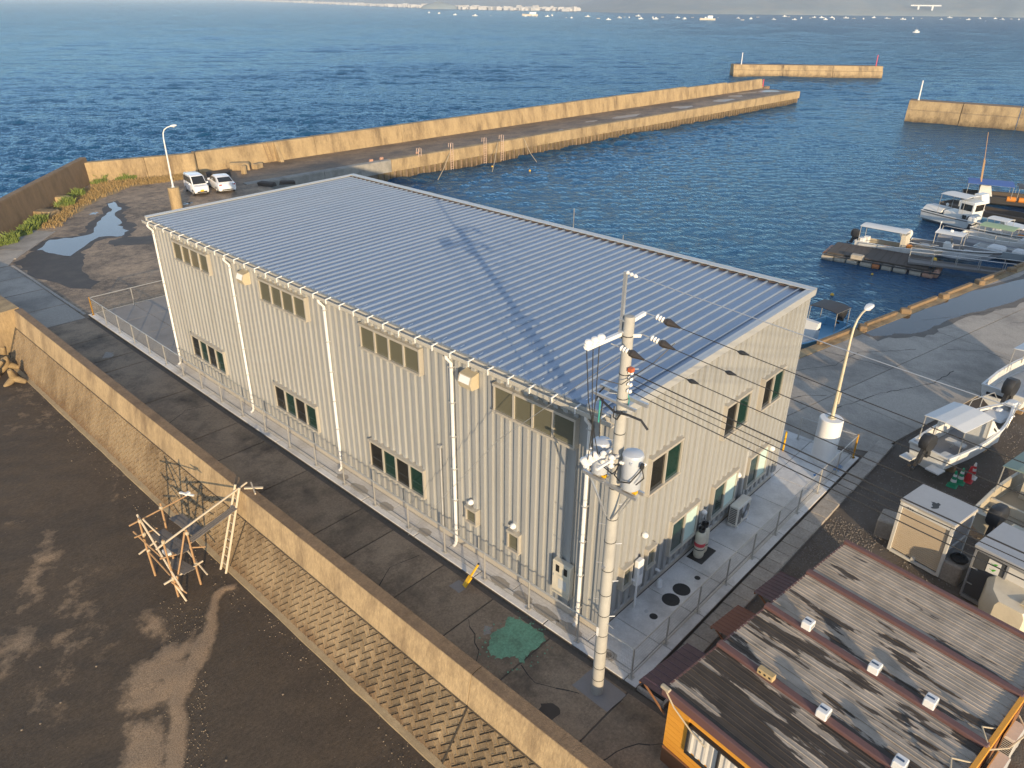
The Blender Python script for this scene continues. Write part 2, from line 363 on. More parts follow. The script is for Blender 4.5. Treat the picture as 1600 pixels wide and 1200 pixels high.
# outlines of the pale dry sand lying on the dark wet beach (where it lies does not change with the light)
DRY = [([(335, 925), (350, 916), (368, 914), (372, 920), (352, 924), (342, 940), (340, 965), (328, 985), (322, 965), (328, 945)], 1.0, .10),
       ([(326, 968), (342, 966), (334, 1000), (318, 1040), (300, 1075), (290, 1100), (292, 1150), (282, 1210), (250, 1210), (262, 1160), (268, 1130), (262, 1100), (280, 1050), (305, 1000)], 1.0, .16),
       ([(308, 985), (300, 1040), (285, 1075), (265, 1095), (240, 1105), (205, 1115), (192, 1085), (205, 1045), (240, 1020), (280, 1005)], .9, .35),
       ([(200, 1130), (250, 1120), (265, 1210), (190, 1210)], .9, .3), ([(225, 955), (250, 950), (262, 990), (235, 1010), (215, 990)], .5, .5),
       ([(50, 870), (75, 830), (95, 850), (70, 905), (48, 960), (30, 950)], .62, .5), ([(0, 1000), (30, 975), (60, 1005), (25, 1040), (0, 1050)], .65, .5),
       ([(90, 935), (125, 905), (140, 925), (110, 965), (92, 975)], .45, .5), ([(178, 700), (188, 740), (183, 830), (176, 790)], .45, .2), ([(100, 900), (140, 880), (170, 1000), (120, 1050), (60, 1150), (40, 1120)], .33, .9), ([(0, 810), (40, 815), (38, 822), (0, 820)], .5, .2), ([(0, 600), (60, 600), (150, 680), (60, 690), (0, 680)], .22, 1.0)]
MASK = np.zeros(GX.shape)
for pl, amt, soft in DRY:
    P = [at(x, y, -2.03) for x, y in pl]; P = np.array([(p.x, p.y) for p in P]); Pn = np.roll(P, -1, 0)
    lo, hi = P.min(0)-2, P.max(0)+2
    jj = np.where((ay_ > lo[1]) & (ay_ < hi[1]))[0]; ii = np.where((ax_ > lo[0]) & (ax_ < hi[0]))[0]
    if not len(jj) or not len(ii): continue
    sl = (slice(jj[0], jj[-1]+1), slice(ii[0], ii[-1]+1)); X, Y = GX[sl], GY[sl]
    dmin = np.full(X.shape, 1e9); inside = np.zeros(X.shape, bool)
    for (x0, y0), (x1, y1) in zip(P, Pn):
        dx, dy = x1-x0, y1-y0; tt = np.clip(((X-x0)*dx+(Y-y0)*dy)/(dx*dx+dy*dy), 0, 1)
        dmin = np.minimum(dmin, np.hypot(X-x0-tt*dx, Y-y0-tt*dy))
        with np.errstate(divide='ignore', invalid='ignore'): inside ^= ((y0 > Y) != (y1 > Y)) & (X < (x1-x0)*(Y-y0)/(y1-y0)+x0)
    sd = np.where(inside, dmin, -dmin); MASK[sl] = np.maximum(MASK[sl], amt*np.clip(.5+sd/(2*soft), 0, 1))
ny_, nx_ = GX.shape
vs = [(x, y, sandz(x, y)+.035*m_) for x, y, m_ in zip(GX.ravel().tolist(), GY.ravel().tolist(), MASK.ravel().tolist())]
fs = [(j*nx_+i, j*nx_+i+1, (j+1)*nx_+i+1, (j+1)*nx_+i) for j in range(ny_-1) for i in range(nx_-1)]
bm = MB(); bm.v = vs; bm.f = fs; bme = bm.mesh('beach', m_sand, True)
at_ = bme.attributes.new('dry', 'FLOAT', 'POINT'); at_.data.foreach_set('value', MASK.ravel().astype(np.float32))
beach = struct(inst('beach', bme))
t = m_sand.node_tree; N = t.nodes; L = t.links; b = N['Principled BSDF']; old = b.inputs['Base Color'].links[0].from_socket
an = N.new('ShaderNodeAttribute'); an.attribute_name = 'dry'
gn = N.new('ShaderNodeNewGeometry'); n_a = N.new('ShaderNodeTexNoise'); n_a.inputs['Scale'].default_value = 1.6; n_a.inputs['Detail'].default_value = 9; n_a.inputs['Roughness'].default_value = .68; L.new(gn.outputs['Position'], n_a.inputs['Vector'])
def _mr(src, a0, a1, b0, b1):
    n = N.new('ShaderNodeMapRange'); L.new(src, n.inputs[0]); n.inputs[1].default_value = a0; n.inputs[2].default_value = a1; n.inputs[3].default_value = b0; n.inputs[4].default_value = b1; return n.outputs[0]
def _mt(op, a, c):
    n = N.new('ShaderNodeMath'); n.operation = op
    for i, x in enumerate((a, c)):
        if isinstance(x, (int, float)): n.inputs[i].default_value = x
        else: L.new(x, n.inputs[i])
    return n.outputs[0]
gate = _mt('MULTIPLY', _mt('GREATER_THAN', an.outputs['Fac'], .004), 1)
fac = _mr(_mt('ADD', an.outputs['Fac'], _mr(n_a.outputs['Fac'], .25, .75, -.55, .55)), .25, .75, 0, 1)
fac = _mt('MULTIPLY', fac, _mr(an.outputs['Fac'], 0, .2, 0, 1))
n_b = N.new('ShaderNodeTexNoise'); n_b.inputs['Scale'].default_value = 30; n_b.inputs['Detail'].default_value = 4; L.new(gn.outputs['Position'], n_b.inputs['Vector'])
r_ = N.new('ShaderNodeValToRGB'); r_.color_ramp.elements[0].color = (.20, .135, .08, 1); r_.color_ramp.elements[1].color = (.44, .30, .18, 1); r_.color_ramp.elements[0].position = .3; r_.color_ramp.elements[1].position = .7; L.new(n_b.outputs['Fac'], r_.inputs[0])
mxs = N.new('ShaderNodeMixRGB'); L.new(fac, mxs.inputs[0]); L.new(old, mxs.inputs[1]); L.new(r_.outputs[0], mxs.inputs[2]); L.new(mxs.outputs[0], b.inputs['Base Color'])
# a few shells, cork pieces and foot marks
sb = MB()
for x, y in ((106, 687), (62, 1128), (94, 1096), (112, 720), (150, 1040), (33, 1138), (353, 1187), (470, 1031), (442, 1085), (62, 1040)):
    p = at(x, y, -2.0); sb.lathe([(.03, -.01), (.034, .008), (.01, .018)], 7, (p.x, p.y, sandz(p.x, p.y)+.01))
for i in range(150):
    p = at(rnd(0, 650), rnd(650, 1200), -2.0)
    if p.x < -5.5: sb.lathe([(.009, -.005), (.011, .004), (.004, .009)], 5, (p.x, p.y, sandz(p.x, p.y)))
for i in range(900):
    if i % 2: x_, y_ = rnd(-6.2, -5.35), rnd(-6, 36)
    else:
        p = at(290+rnd(-45, 35), 1000+rnd(-60, 200), -2.0); x_, y_ = p.x, p.y
    s_ = rnd(.008, .022); sb.lathe([(s_*.8, -.004), (s_, s_*.4), (s_*.3, s_)], 5, (x_, y_, sandz(x_, y_)+.004))
tag(sb.build('debris', mat('shell_bits', (.40, .31, .21), .85, 0, (.16, .12, .08), 5, .4)), 'small pale shells and pebbles strewn over the dark beach', 'debris', kind='stuff')

# ------------------------------------------------------------------ seawall
sw = thing('seawall', 'long concrete seawall with parapet and diagonal block facing above the beach', 'seawall', (0, 0, 0))
bp_ = MB()
ys = [-42, -20, -8, 1.05, 12.9, 25, 38.9]
for y0, y1 in zip(ys[:-1], ys[1:]):
    prof = [(-4.42, -.9), (-4.42, -.14), (-4.24, .86), (-3.84, .88), (-3.72, -.2), (-3.72, -.9)]
    q = MB(); q.loft([[(x, y0+.012, z) for x, z in prof], [(x, y1-.012, z) for x, z in prof]])
    q.build('parapet', m_conc2, sw)
    tp = MB(); n_ = max(2, int((y1-y0)/2.4))
    for k in range(n_):
        a = y0+.012+(y1-y0-.024)*k/n_; c_ = y0+.012+(y1-y0-.024)*(k+1)/n_
        tp.add([(-4.225, a+.004, .863), (-3.845, a+.004, .885), (-3.845, c_-.004, .885), (-4.225, c_-.004, .863), (-4.225, a+.004, .872+.004), (-3.845, a+.004, .894), (-3.845, c_-.004, .894), (-4.225, c_-.004, .876)],
               [(4, 5, 6, 7), (0, 4, 7, 3), (1, 2, 6, 5), (0, 1, 5, 4), (2, 3, 7, 6)])
    tp.build('coping', m_conctop, sw)
# sloped bed behind the facing blocks
SL0 = Vector((-4.42, 0, -.16)); SL1 = Vector((-5.30, 0, -2.12)); SD = (SL1-SL0); SLEN = SD.length; SD.normalize(); SN = Vector((SD.z, 0, -SD.x)).normalized()
if SN.x > 0: SN = -SN
bed = MB(); bed.loft([[(-4.42, y, -.16), (-5.36, y, -2.26), (-4.42, y, -2.26)] for y in (-42, 41)])
bed.build('bed', mat('facing_bed', (.11, .085, .055), .95, bump=.5), sw)
toe = MB(); toe.loft([[(-5.22+x, y+.0, -2.0+z) for x, z in ((0, .09), (-.2, .03), (-.26, -.3), (0, -.3))] for y in [-42+k*.8 for k in range(104)]])
for i, v in enumerate(toe.v): toe.v[i] = (v[0]+.03*mn.noise(Vector((v[1]*1.3, 0, i % 4))), v[1], v[2]+.04*mn.noise(Vector((v[1]*.9, 5, 0))))
toe.build('toe_beam', mat('toe_concrete', (.45, .34, .2), .9, 0, (.22, .16, .09), 3, bump=.6), sw)
def clip(poly, axis, lim, keep_less):
    out = []
    for i in range(len(poly)):
        a, c = poly[i], poly[(i+1) % len(poly)]
        ia = a[axis] <= lim if keep_less else a[axis] >= lim; ic = c[axis] <= lim if keep_less else c[axis] >= lim
        if ia: out.append(a)
        if ia != ic:
            k = (lim-a[axis])/(c[axis]-a[axis]); out.append((a[0]+(c[0]-a[0])*k, a[1]+(c[1]-a[1])*k))
    return out
def inset(poly, d):
    cx = sum(p[0] for p in poly)/len(poly); cy = sum(p[1] for p in poly)/len(poly)
    rr = min(math.hypot(p[0]-cx, p[1]-cy) for p in poly)
    k = max(.15, 1-d/max(rr, .01)*1.2)
    return [(cx+(p[0]-cx)*k, cy+(p[1]-cy)*k) for p in poly]
def facing_mesh(mb, poly, origin=None, hgt=.035):
    def P(s, t_, h_): return Vector((SL0.x, s, SL0.z))+SD*t_+SN*h_-(origin or Vector((0, 0, 0)))
    i1 = inset(poly, .012); i2 = inset(poly, .035); i3 = inset(poly, .05)
    rings = [[P(a, c, h_) for a, c in q] for q, h_ in ((poly, -.01), (i1, hgt), (i2, hgt), (i3, hgt-.012))]
    o = len(mb.v); n = len(poly); mb.loft(rings, True, False); mb.f.append(tuple(o+3*n+k for k in range(n)))
CELL = .195
cands = []
c45 = math.cos(PI/4)
for i in range(-190, 200):
    for j in range(-190, 200):
        c_ = (i-j) % 4
        if c_ not in (0, 3): continue
        du, dv = (2, 1) if c_ == 0 else (1, 2)
        g_ = .013
        u0, v0 = i*CELL, j*CELL
        cs, ct = (u0-v0)*c45+15, (u0+v0)*c45+1
        if ct < -.5 or ct > SLEN+.3 or cs < -6.5 or cs > 39: continue
        sq = [(u0+g_, v0+g_), (u0+du*CELL-g_, v0+g_), (u0+du*CELL-g_, v0+dv*CELL-g_), (u0+g_, v0+dv*CELL-g_)]
        pl = [((a-c)*c45+15, (a+c)*c45+1) for a, c in sq]
        if max(p[1] for p in pl) < .04 or min(p[1] for p in pl) > SLEN-.03 or max(p[0] for p in pl) > 38.8: continue
        full = min(p[1] for p in pl) >= .03 and max(p[1] for p in pl) <= SLEN-.02
        if not full: pl = clip(clip(pl, 1, .03, False), 1, SLEN-.02, True)
        if len(pl) < 3: continue
        ar = abs(sum(pl[k][0]*pl[(k+1) % len(pl)][1]-pl[(k+1) % len(pl)][0]*pl[k][1] for k in range(len(pl))))/2
        if ar < .004: continue
        cands.append((sum(p[0] for p in pl)/len(pl), c_ if full else -1, pl))
cands = [c for c in cands if c[0] > -6]
cands.sort(key=lambda c: abs(c[0]-1.6))
rest = MB(); shared = {}
for k, (s_, full, pl) in enumerate(cands):
    if k < 290:
        o_ = Vector((SL0.x, pl[0][0], SL0.z))+SD*pl[0][1]
        off = SN*rnd(-.006, .008)
        if full in shared: inst('facing_block', shared[full], sw, o_+off); continue
        q = MB(); facing_mesh(q, pl, o_); me = q.mesh('facing_block', m_revet)
        if full >= 0: shared[full] = me
        inst('facing_block', me, sw, o_+off)
    else: facing_mesh(rest, pl, None, .035+rnd(-.006, .008))
tag(rest.build('facing_blocks', m_revet, sw), kind='stuff')
# vertical construction joints of the facing
for y in (1.0, 12.8):
    q = MB(); q.bar(Vector((SL0.x, y, SL0.z))+SN*.035, Vector((SL0.x, y+.25, SL0.z))+SD*SLEN+SN*.035, .05, .02, SN); q.build('joint_strip', mat('joint_dark', (.06, .045, .03), .9), sw)
# the older, thicker wall head where the seawall turns
oh = thing('old_seawall', 'thick golden concrete wall head where the seawall bends beside the tetrapods', 'seawall', (0, 0, 0))
MB().loft([[(x, y, z) for x, z in ((-6.1+d, -2.6), (-4.9+d, .86), (-3.95+d, .93), (-3.6+d, -.9))] for y, d in ((39.0, 0), (45, -.25), (60, -2.2))]).build('wall_body', m_conc, oh)

# ------------------------------------------------------------------ road along the seawall
rd = struct(MB().sheet([(-3.72, -60), (-.86, -60), (-.86, 38.4), (-3.72, 43)], -.15).build('road', m_gutter))
jy = [-30, -22, -14, -9, -5.2, -1.9, .97, 3.37, 5.72, 8.45, 10.3, 14.0, 17.25, 19.55, 24.3, 29.0, 30.6, 33.85, 37.4]
for a, c in zip(jy[:-1], jy[1:]):
    MB().rbox((-2.375, (a+c)/2, -.185), (2.64, c-a-.05, .13), .012).build('slab', m_road, rd, rz=0)
for a, c in ((37.45, 40.75), (40.8, 44.6), (44.65, 48.2), (48.25, 51.4)):
    MB().rbox((-2.38, (a+c)/2, -.185), (2.62, c-a-.05, .13), .012).build('slab', m_quay, rd)
for P in ([(-5.6, 49.0), (-3.8, 51.55), (-1.2, 51.5), (-.4, 52.9), (.9, 54.5), (-.6, 56.4), (-4.4, 51.8)], [(.93, 54.54), (4.1, 58.5), (3.0, 60.3), (-.55, 56.45)]):
    MB().prism(P, -.25, -.112).build('slab', m_quay, rd)
MB().bar((-.38, 52.85, -.1), (4.2, 58.55, -.1), .16, .05).build('kerb', m_paver, rd)
k_ = MB(); k_.bar((-.93, 38.0, -.11), (-1.02, 51.2, -.11), .16, .09)
k_.build('kerb', m_paver, rd)
m_green = mat('green_paint', (.27, .52, .33), .75, 0, (.14, .33, .20), 1.6, .45, bump=.5, bscale=14, grime=.75, gscale=2.2, gcol=(.11, .16, .10), detail=12, fine=.4)
gp = wobble([(-2.62, 2.05), (-2.2, 2.35), (-1.75, 2.25), (-1.25, 2.5), (-1.12, 2.1), (-1.07, 1.25), (-1.2, 1.0), (-1.75, 1.0), (-2.1, 1.02), (-2.35, .86), (-2.3, 1.25), (-2.62, 1.5), (-2.75, 1.8)], .05, 5)
MB().sheet(gp, -.114).build('paint_patch', m_green, rd)
fl_ = MB()
for k in range(70):
    a = rnd(0, 6.28); r_k = rnd(.75, 1.35); x, y, s_ = -1.85+r_k*.95*math.cos(a), 1.65+r_k*.85*math.sin(a), rnd(.012, .05)
    fl_.sheet([(x+s_*math.cos(j*1.26)*rnd(.5, 1.2), y+s_*math.sin(j*1.26)*rnd(.5, 1.2)) for j in range(5)], -.1138)
tag(fl_.build('paint_flecks', m_green, rd), kind='stuff')
MB().sheet(wobble([(-1.95, -.62), (-1.1, -.66), (-1.15, -1.92), (-1.98, -1.88)], .012, 3), -.115).build('repair_patch', mat('fresh_mortar', (.30, .27, .25), .85, 0, (.24, .215, .2), 2, bump=.2), rd)
m_tar = mat('tar_stain', (.07, .052, .04), .6)
MB().sheet(wobble([(-3.35, -.6), (-3.0, -.35), (-2.75, -.75), (-2.95, -1.05), (-3.3, -.95)], .06, 4), -.1145).build('tar_stain', m_tar, rd)
MB().sheet(wobble([(-1.62, 4.35), (-1.2, 4.35), (-1.2, 4.8), (-1.62, 4.85)], .015, 3), -.1145).build('repair_patch', bpy.data.materials['fresh_mortar'], rd)
MB().sheet(wobble([(-2.35, 2.55), (-2.05, 2.75), (-1.95, 2.55), (-2.2, 2.4)], .04, 4), -.1145).build('pale_stain', m_paver, rd)
MB().sheet(wobble([(-2.6, 30.9), (-2.2, 31.6), (-1.9, 31.2), (-2.2, 30.7)], .05, 4), -.1145).build('pale_stain', m_paver, rd)

# ------------------------------------------------------------------ concrete pad round the building
pad = struct(MB().prism([(-.86, -2.02), (15.5, -2.02), (15.5, 37.6), (-.86, 37.6)], -.3, -.03).build('apron', m_gutter))
def slab(x0, y0, x1, y1, nm='slab', m=m_pad, par=pad, z=0., g=.012):
    MB().rbox(((x0+x1)/2, (y0+y1)/2, z-.06), (x1-x0-2*g, y1-y0-2*g, .12), .008).build(nm, m, par)
yy = [0, 3.1, 6.2, 9.3, 12.4, 15.5, 18.6, 21.7, 24.8, 27.1]
for a, c in zip(yy[:-1], yy[1:]): slab(-.44, a, 0.02, c)
for k in range(13): slab(-.86, -1.62+k*3.05, -.44, -1.62+(k+1)*3.05-.02 if k < 12 else 37.6, 'kerb_stone')
xx = [-.44, .95, 2.75, 4.55, 6.35, 8.15, 9.95, 11.75, 13.6, 15.5]
for a, c in zip(xx[:-1], xx[1:]): slab(a, -1.62, c, 0)
xk = [-.86, 1.0, 2.85, 4.7, 6.55, 8.4, 10.2, 12.0, 13.8, 15.5]
for a, c in zip(xk[:-1], xk[1:]): slab(a, -2.02, c, -1.62, 'kerb_stone')
for a, c in zip((0, 5, 10, 15, 20, 25), (5, 10, 15, 20, 25, 31)): slab(11.5, a, 15.5, c)
slab(0.02, .02, 11.5, 27.1, 'floor_slab', z=-.01)
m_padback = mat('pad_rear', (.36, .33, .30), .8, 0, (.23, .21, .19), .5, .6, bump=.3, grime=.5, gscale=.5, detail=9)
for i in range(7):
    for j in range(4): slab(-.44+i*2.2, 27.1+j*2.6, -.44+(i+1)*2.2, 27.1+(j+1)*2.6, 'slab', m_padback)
# manhole covers, drain grates, inspection caps
m_iron = mat('cast_iron', (.045, .045, .047), .6, .4, (.03, .03, .03), 9)
m_capblue = mat('blue_plastic', (.02, .2, .5), .4)
def disc(x, y, r, m, label, z=.006, cat='manhole cover'):
    q = MB().lathe([(r, -.004), (r, z-.003), (r*.96, z), (r*.9, z), (r*.88, z-.003), (r*.3, z-.002), (r*.28, z+.002)], 20)
    return tag(q.build('manhole_cover', m, None, loc=(x, y, 0)), label, cat)
disc(2.77, -.85, .29, m_iron, 'round dark manhole cover on the side apron, nearer the utility pole')
disc(3.41, -.85, .29, m_iron, 'round dark manhole cover on the side apron, nearer the gas cylinders')
disc(1.77, -.86, .13, m_iron, 'small dark round drain cap in front of the white meter post')
disc(1.80, -.58, .07, m_steel, 'tiny metal inspection ring close to the white meter post')
disc(4.25, -.94, .1, m_iron, 'small stained drain cap before the gas cylinders')
disc(-.45, -.75, .2, mat('stained_lid', (.18, .16, .14), .8), 'stained round lid beside the foot of the utility pole')
for y, l in ((3.66, 'third'), (1.69, 'second'), (.73, 'first')): pass
disc(12.9, -1.25, .09, m_capblue, 'small round blue cap on the pale apron near the white lamp drum')
tag(MB().rbox((14.05, -1.7, .02), (.5, .22, .04), .01).build('drain_lid', m_capblue), 'blue rectangular drain lid on the apron kerb by the lamp drum', 'drain lid')

m_oval = mat('dark_oval', (.44, .40, .35), .8, 0, (.28, .25, .215), 3, bump=.2)  # darker ovals along the narrow apron strip beside the long wall
for y, w in ((11.3, .5), (9.6, .35), (7.4, .3), (3.66, .42), (2.64, .4), (1.69, .55), (.73, .5), (-.8, .25), (12.4, .3)):
    MB().sheet(wobble([(-.43+.2*math.cos(k*PI/4), y+w*math.sin(k*PI/4)) for k in range(8)], .03, 3), .0035).build('dark_oval', m_oval, pad)
# row of concrete gutter blocks along the front of the pad
gut = struct(MB().sheet([(-.8, -2.75), (18.2, -2.75), (18.2, -2.03), (-.8, -2.03)], -.15).build('gutter_path', m_gutter))
pme = MB().rbox((0, 0, 0), (.585, .62, .14), .015).mesh('paving_block', m_paver)
for k in range(30): inst('paving_block', pme, gut, (-.02+k*.6, -2.4+rnd(-.008, .008), -.12+rnd(-.006, .008)), rnd(-.012, .012))
q = MB(); q.box((-.75, -2.42, -.1), (.09, .85, .13)); q.box((-.42, -2.86, -.1), (.75, .08, .13)); q.box((-.42, -2.0, -.11), (.6, .06, .1)); q.build('drain_frame', m_paver, gut)
q = MB()
for k in range(9): q.box((-.66+k*.06, -2.42, -.12), (.02, .74, .03))
q.build('drain_grate', m_iron, gut)

# ------------------------------------------------------------------ quay on the harbour side
QA = math.atan2(-5.32, 26.68); QO = Vector((24.46, 4.57, 0))
def Q(u, v, z=0): c, s = math.cos(QA), math.sin(QA); return (QO.x+u*c-v*s, QO.y+u*s+v*c, z)
qy = struct(MB().prism([Q(-9, 0)[:2], Q(-.4, 0)[:2], Q(70, 0)[:2], Q(70, -8.35)[:2], Q(-7.1, -8.35)[:2]], -.3, -.15).build('quay', m_gutter))
rows = [(-.62, -4.15), (-4.17, -8.3)]
for u in range(-9, 60, 6):
    for v1, v0 in rows:
        P = [Q(u+.015+.0, v0+.012), Q(u+5.985, v0+.012), Q(u+5.985, v1-.012), Q(u+.015, v1-.012)]
        if u == -9 and v1 < -4: P[0] = Q(u+2.6, v0+.012)
        if P[1][0] < 16: continue
        MB().prism([(p[0], p[1]) for p in P], -.25, -.11+rnd(-.003, .003)).build('slab', m_quay, qy)
for u in range(-2, 60, 3):
    P = [Q(u+.01, -.6), Q(u+2.99, -.6), Q(u+2.99, 0.02), Q(u+.01, .02)]
    MB().prism([(p[0], p[1]) for p in P], -1.0, -.09+rnd(-.004, .004)).build('coping_stone', m_conc, qy)
m_crack = mat('crack', (.05, .042, .036), .9)
def crack(pts, par, z, w=.035):
    q = MB(); P = []
    for a, c in zip(pts[:-1], pts[1:]):
        n = max(2, int(math.hypot(c[0]-a[0], c[1]-a[1])/.3))
        P += [(a[0]+(c[0]-a[0])*k/n+rnd(-.05, .05), a[1]+(c[1]-a[1])*k/n+rnd(-.05, .05)) for k in range(n)]
    P.append(pts[-1])
    for a, c in zip(P[:-1], P[1:]):
        d = Vector((c[0]-a[0], c[1]-a[1], 0)); l = d.length or 1; nx = Vector((-d.y, d.x, 0))/l*w*rnd(.2, .7)
        q.add([(a[0]-nx.x, a[1]-nx.y, z), (a[0]+nx.x, a[1]+nx.y, z), (c[0]+nx.x, c[1]+nx.y, z), (c[0]-nx.x, c[1]-nx.y, z)], [(0, 3, 2, 1)])
    q.build('crack', m_crack, par)
for pts in ([Q(-3, -1.2), Q(0, -2.2), Q(2.5, -2.0), Q(5.5, -3.6)], [Q(1, -.8), Q(1.6, -2.5), Q(2.0, -4.0)], [Q(-4.5, -5.0), Q(-1, -5.4), Q(2, -6.3), Q(4.5, -6.2)], [Q(7, -4.6), Q(8.5, -5.9), Q(8.2, -7.9)], [Q(10, -1.5), Q(13, -2.6), Q(16, -3.4)], [Q(-6.5, -3.0), Q(-4.6, -3.3), Q(-3.5, -4.0)], [Q(14, -4.8), Q(18, -6.8)]):
    crack([p[:2] for p in pts], qy, -.1035)
for pts in ([(-3.5, 6.4), (-2.4, 6.9), (-1.3, 6.7)], [(-2.0, -.9), (-2.6, .2), (-2.4, .9)], [(-3.6, 21.5), (-2.2, 22.3), (-1.2, 22.0)], [(-3.5, 1.7), (-2.9, 2.2), (-2.2, 3.3)], [(-1.4, -4.0), (-2.2, -3.0), (-3.4, -2.6)]):
    crack(pts, rd, -.1165, .028)
m_fender = mat('timber_fender', (.28, .19, .10), .85, 0, (.15, .10, .06), 3, bump=.4)
for u in (1.5, 6.2, 11.0, 15.6, 20.5, 25.4):
    a = Vector(Q(u, -.1, .03)); c = Vector(Q(u+3.3, -.1, .03))
    tag(MB().bar(a, c, .2, .2).build('timber_beam', m_fender, qy))
# wall of the quay with tyre fenders
MB().loft([[Q(u, .03, -.1) for u in (-.3, 75)], [Q(u, .06, -3.6) for u in (-.3, 75)]], False, False).build('quay_face', m_conc, qy)
# ------------------------------------------------------------------ harbour pier with its parapet
PY0 = 63.5
pier = thing('harbour_pier', 'long golden concrete pier with a high parapet running out into the bay', 'pier', (24, PY0, 0))
px_ = lambda v: [(a-24, c-PY0, z) for a, c, z in v]
q = MB(); q.loft([[(x-24, 0, -.12), (x-24, .1, -3.4), (x-24, 9.2, -3.4), (x-24, 9.2, -.12)] for x in (24, 155.3)]); q.build('deck', m_wetdeck, pier)
# edge beams of the deck, one per casting
ex = [24+k*9.4 for k in range(15)]
for i in range(14):
    a, c = ex[i]-24+.03, ex[i+1]-24-.03
    mm = m_conc if i > 1 else mat('grey_concrete', (.36, .34, .30), .85, 0, (.24, .22, .19), 1.2, bump=.4, grime=.6, gscale=.7) if i == 0 else bpy.data.materials['grey_concrete']
    q = MB(); q.loft([[(x, y, z) for y, z in ((-.12, -.16), (-.02, -.06), (.75, -.05), (.75, -.3), (.1, -1.5), (-.12, -1.45))] for x in (a, c)]); q.build('edge_beam', mm, pier)
q = MB()
for k in range(124):
    x = 17+k*.92
    q.box((x, .02, -2.35), (.46, .22, 1.9))
tag(q.build('sheet_piles', mat('pile_stain', (.34, .24, .11), .9, 0, (.12, .085, .05), 1.5, .6, (1, 1, .5), bump=.5, tide=(-2.5, -1.2, (.05, .035, .018)), fine=.3), pier), kind='stuff')
pj = [-.6, 14.5, 28, 42, 52, 64, 76, 88, 100, 116, 132]
for i in range(len(pj)-1):
    h = 2.1+.028*i if i < 8 else 2.3-.2*(i-7)
    q = MB(); a, c = pj[i]+.03, pj[i+1]-.03
    q.loft([[(x, y, z) for y, z in ((8.9, -.2), (9.25, h-.25), (9.3, h-.12), (10.1, h-.12), (10.4, -3.4))] for x in (a, c)])
    q.build('parapet', m_conc, pier)
q = MB(); q.box((134, 9.4, -.6), (3, 1.0, 1.4)); q.build('end_block', m_conctop, pier)
# puddles on the deck
for x0, y0, l, w in ((71, 3.2, 9, 1.0), (89, 3.0, 6, 1.6), (104, 3.3, 8, 1.6), (113, 5.5, 6, 1.4), (120, 6.5, 9, 1.2), (127, 5, 6, 2.2), (52, .9, 2.2, .4), (62, 3.4, 4, .7)):
    pl = [(x0+l*.5*math.cos(k*PI/5)*rnd(.6, 1.1), y0+w*math.sin(k*PI/5)*rnd(.5, 1.2)) for k in range(10)]
    MB().sheet(wobble(pl, .15, 2), -.112).build('puddle', m_film, pier)
m_lad = mat('ladder_pink', (.62, .45, .36), .6)
def ladder(x, y, z0, z1, m, par, w=.42, lean=0., nm='ladder'):
    q = MB()
    for s in (-1, 1): q.tube([(x+s*w/2, y-lean, z0), (x+s*w/2, y, z1), (x+s*w/2, y+.35, z1+.02), (x+s*w/2, y+.4, z1-.5)], .035, 6)
    for k in range(int((z1-z0-.4)/.3)): q.bar((x-w/2, y-lean, z0+.2+k*.3), (x+w/2, y-lean, z0+.2+k*.3), .035)
    return q.build(nm, m, par)
for px, py in ((488, 1), (610, 1)): pass
for u in (34.5, 28.5, 37.8, 23.2): ladder(u, -.2, -2.6 if u > 25 else -.2, .75, m_lad, pier)
q = MB()
for s in (-1, 1): q.bar((8.1+s*.28, 8.6, -.1), (7.8+s*.28, 9.15, 2.1), .07)
for k in range(7): q.bar((7.75, 8.65+k*.075, .15+k*.3), (8.35, 8.65+k*.075, .15+k*.3), .05)
q.build('steps', m_wood, pier)
q = MB(); q.loft([[(x, y, z) for y, z in ((7.9, -.15), (8.95, 2.0), (9.2, 2.0), (9.0, -.15))] for x in (8.9, 9.3)]); q.build('buttress', m_conc, pier)

def blk(name, label, pts, h, w, m):
    t_ = thing(name, label, 'breakwater', (pts[0][0], pts[0][1], SEA))
    P = [Vector((p[0]-pts[0][0], p[1]-pts[0][1], 0)) for p in pts]
    d = (P[-1]-P[0]).normalized(); nrm = Vector((-d.y, d.x, 0))
    return t_, d, nrm
# two detached breakwaters
def breakwater(label, A, B, h, w, away, nseg, tilt=.5):
    A, B = Vector((*A, 0)), Vector((*B, 0)); d = (B-A); Ln = d.length; d.normalize(); nrm = Vector(away).normalized()
    t_ = thing('breakwater', label, 'breakwater', (A.x, A.y, SEA))
    for k in range(nseg):
        a = d*(Ln*k/nseg+.06); c = d*(Ln*(k+1)/nseg-.06)
        prof = [(0, -1), (.25, h*.55), (.55, h*.6), (.95, h), (w, h), (w+.3, -1)]
        MB().loft([[e+nrm*o_+Vector((0, 0, z)) for o_, z in prof] for e in (a, c)]).build('caisson', m_conc, t_)
        MB().loft([[e+nrm*o_+Vector((0, 0, z)) for o_, z in ((1.0, h), (1.0, h+.05), (w-.05, h+.05), (w-.05, h))] for e in (a*1, c*1)]).build('top_slab', m_conctop, t_)
    return t_, A, d, nrm
breakwater('detached straight breakwater beyond the pier end, with a white and a red marker pole', (203.5, 105.1), (232.2, 72.4), 3.2, 4.5, (.75, .66, 0), 3)
breakwater('detached breakwater cut by the right frame edge, one white marker pole on its end', (142.9, 37.2), (149, 2), 3.6, 4.0, (.98, .17, 0), 4)
def pole(x, y, z, h, r, m, label):
    tag(MB().lathe([(r*1.8, 0), (r*1.8, .12), (r, .14), (r*.8, h), (r*.3, h+.05)], 8).build('marker_pole', m, None, loc=(x, y, z)), label, 'marker pole')
m_red = mat('red_paint', (.7, .06, .08), .5)
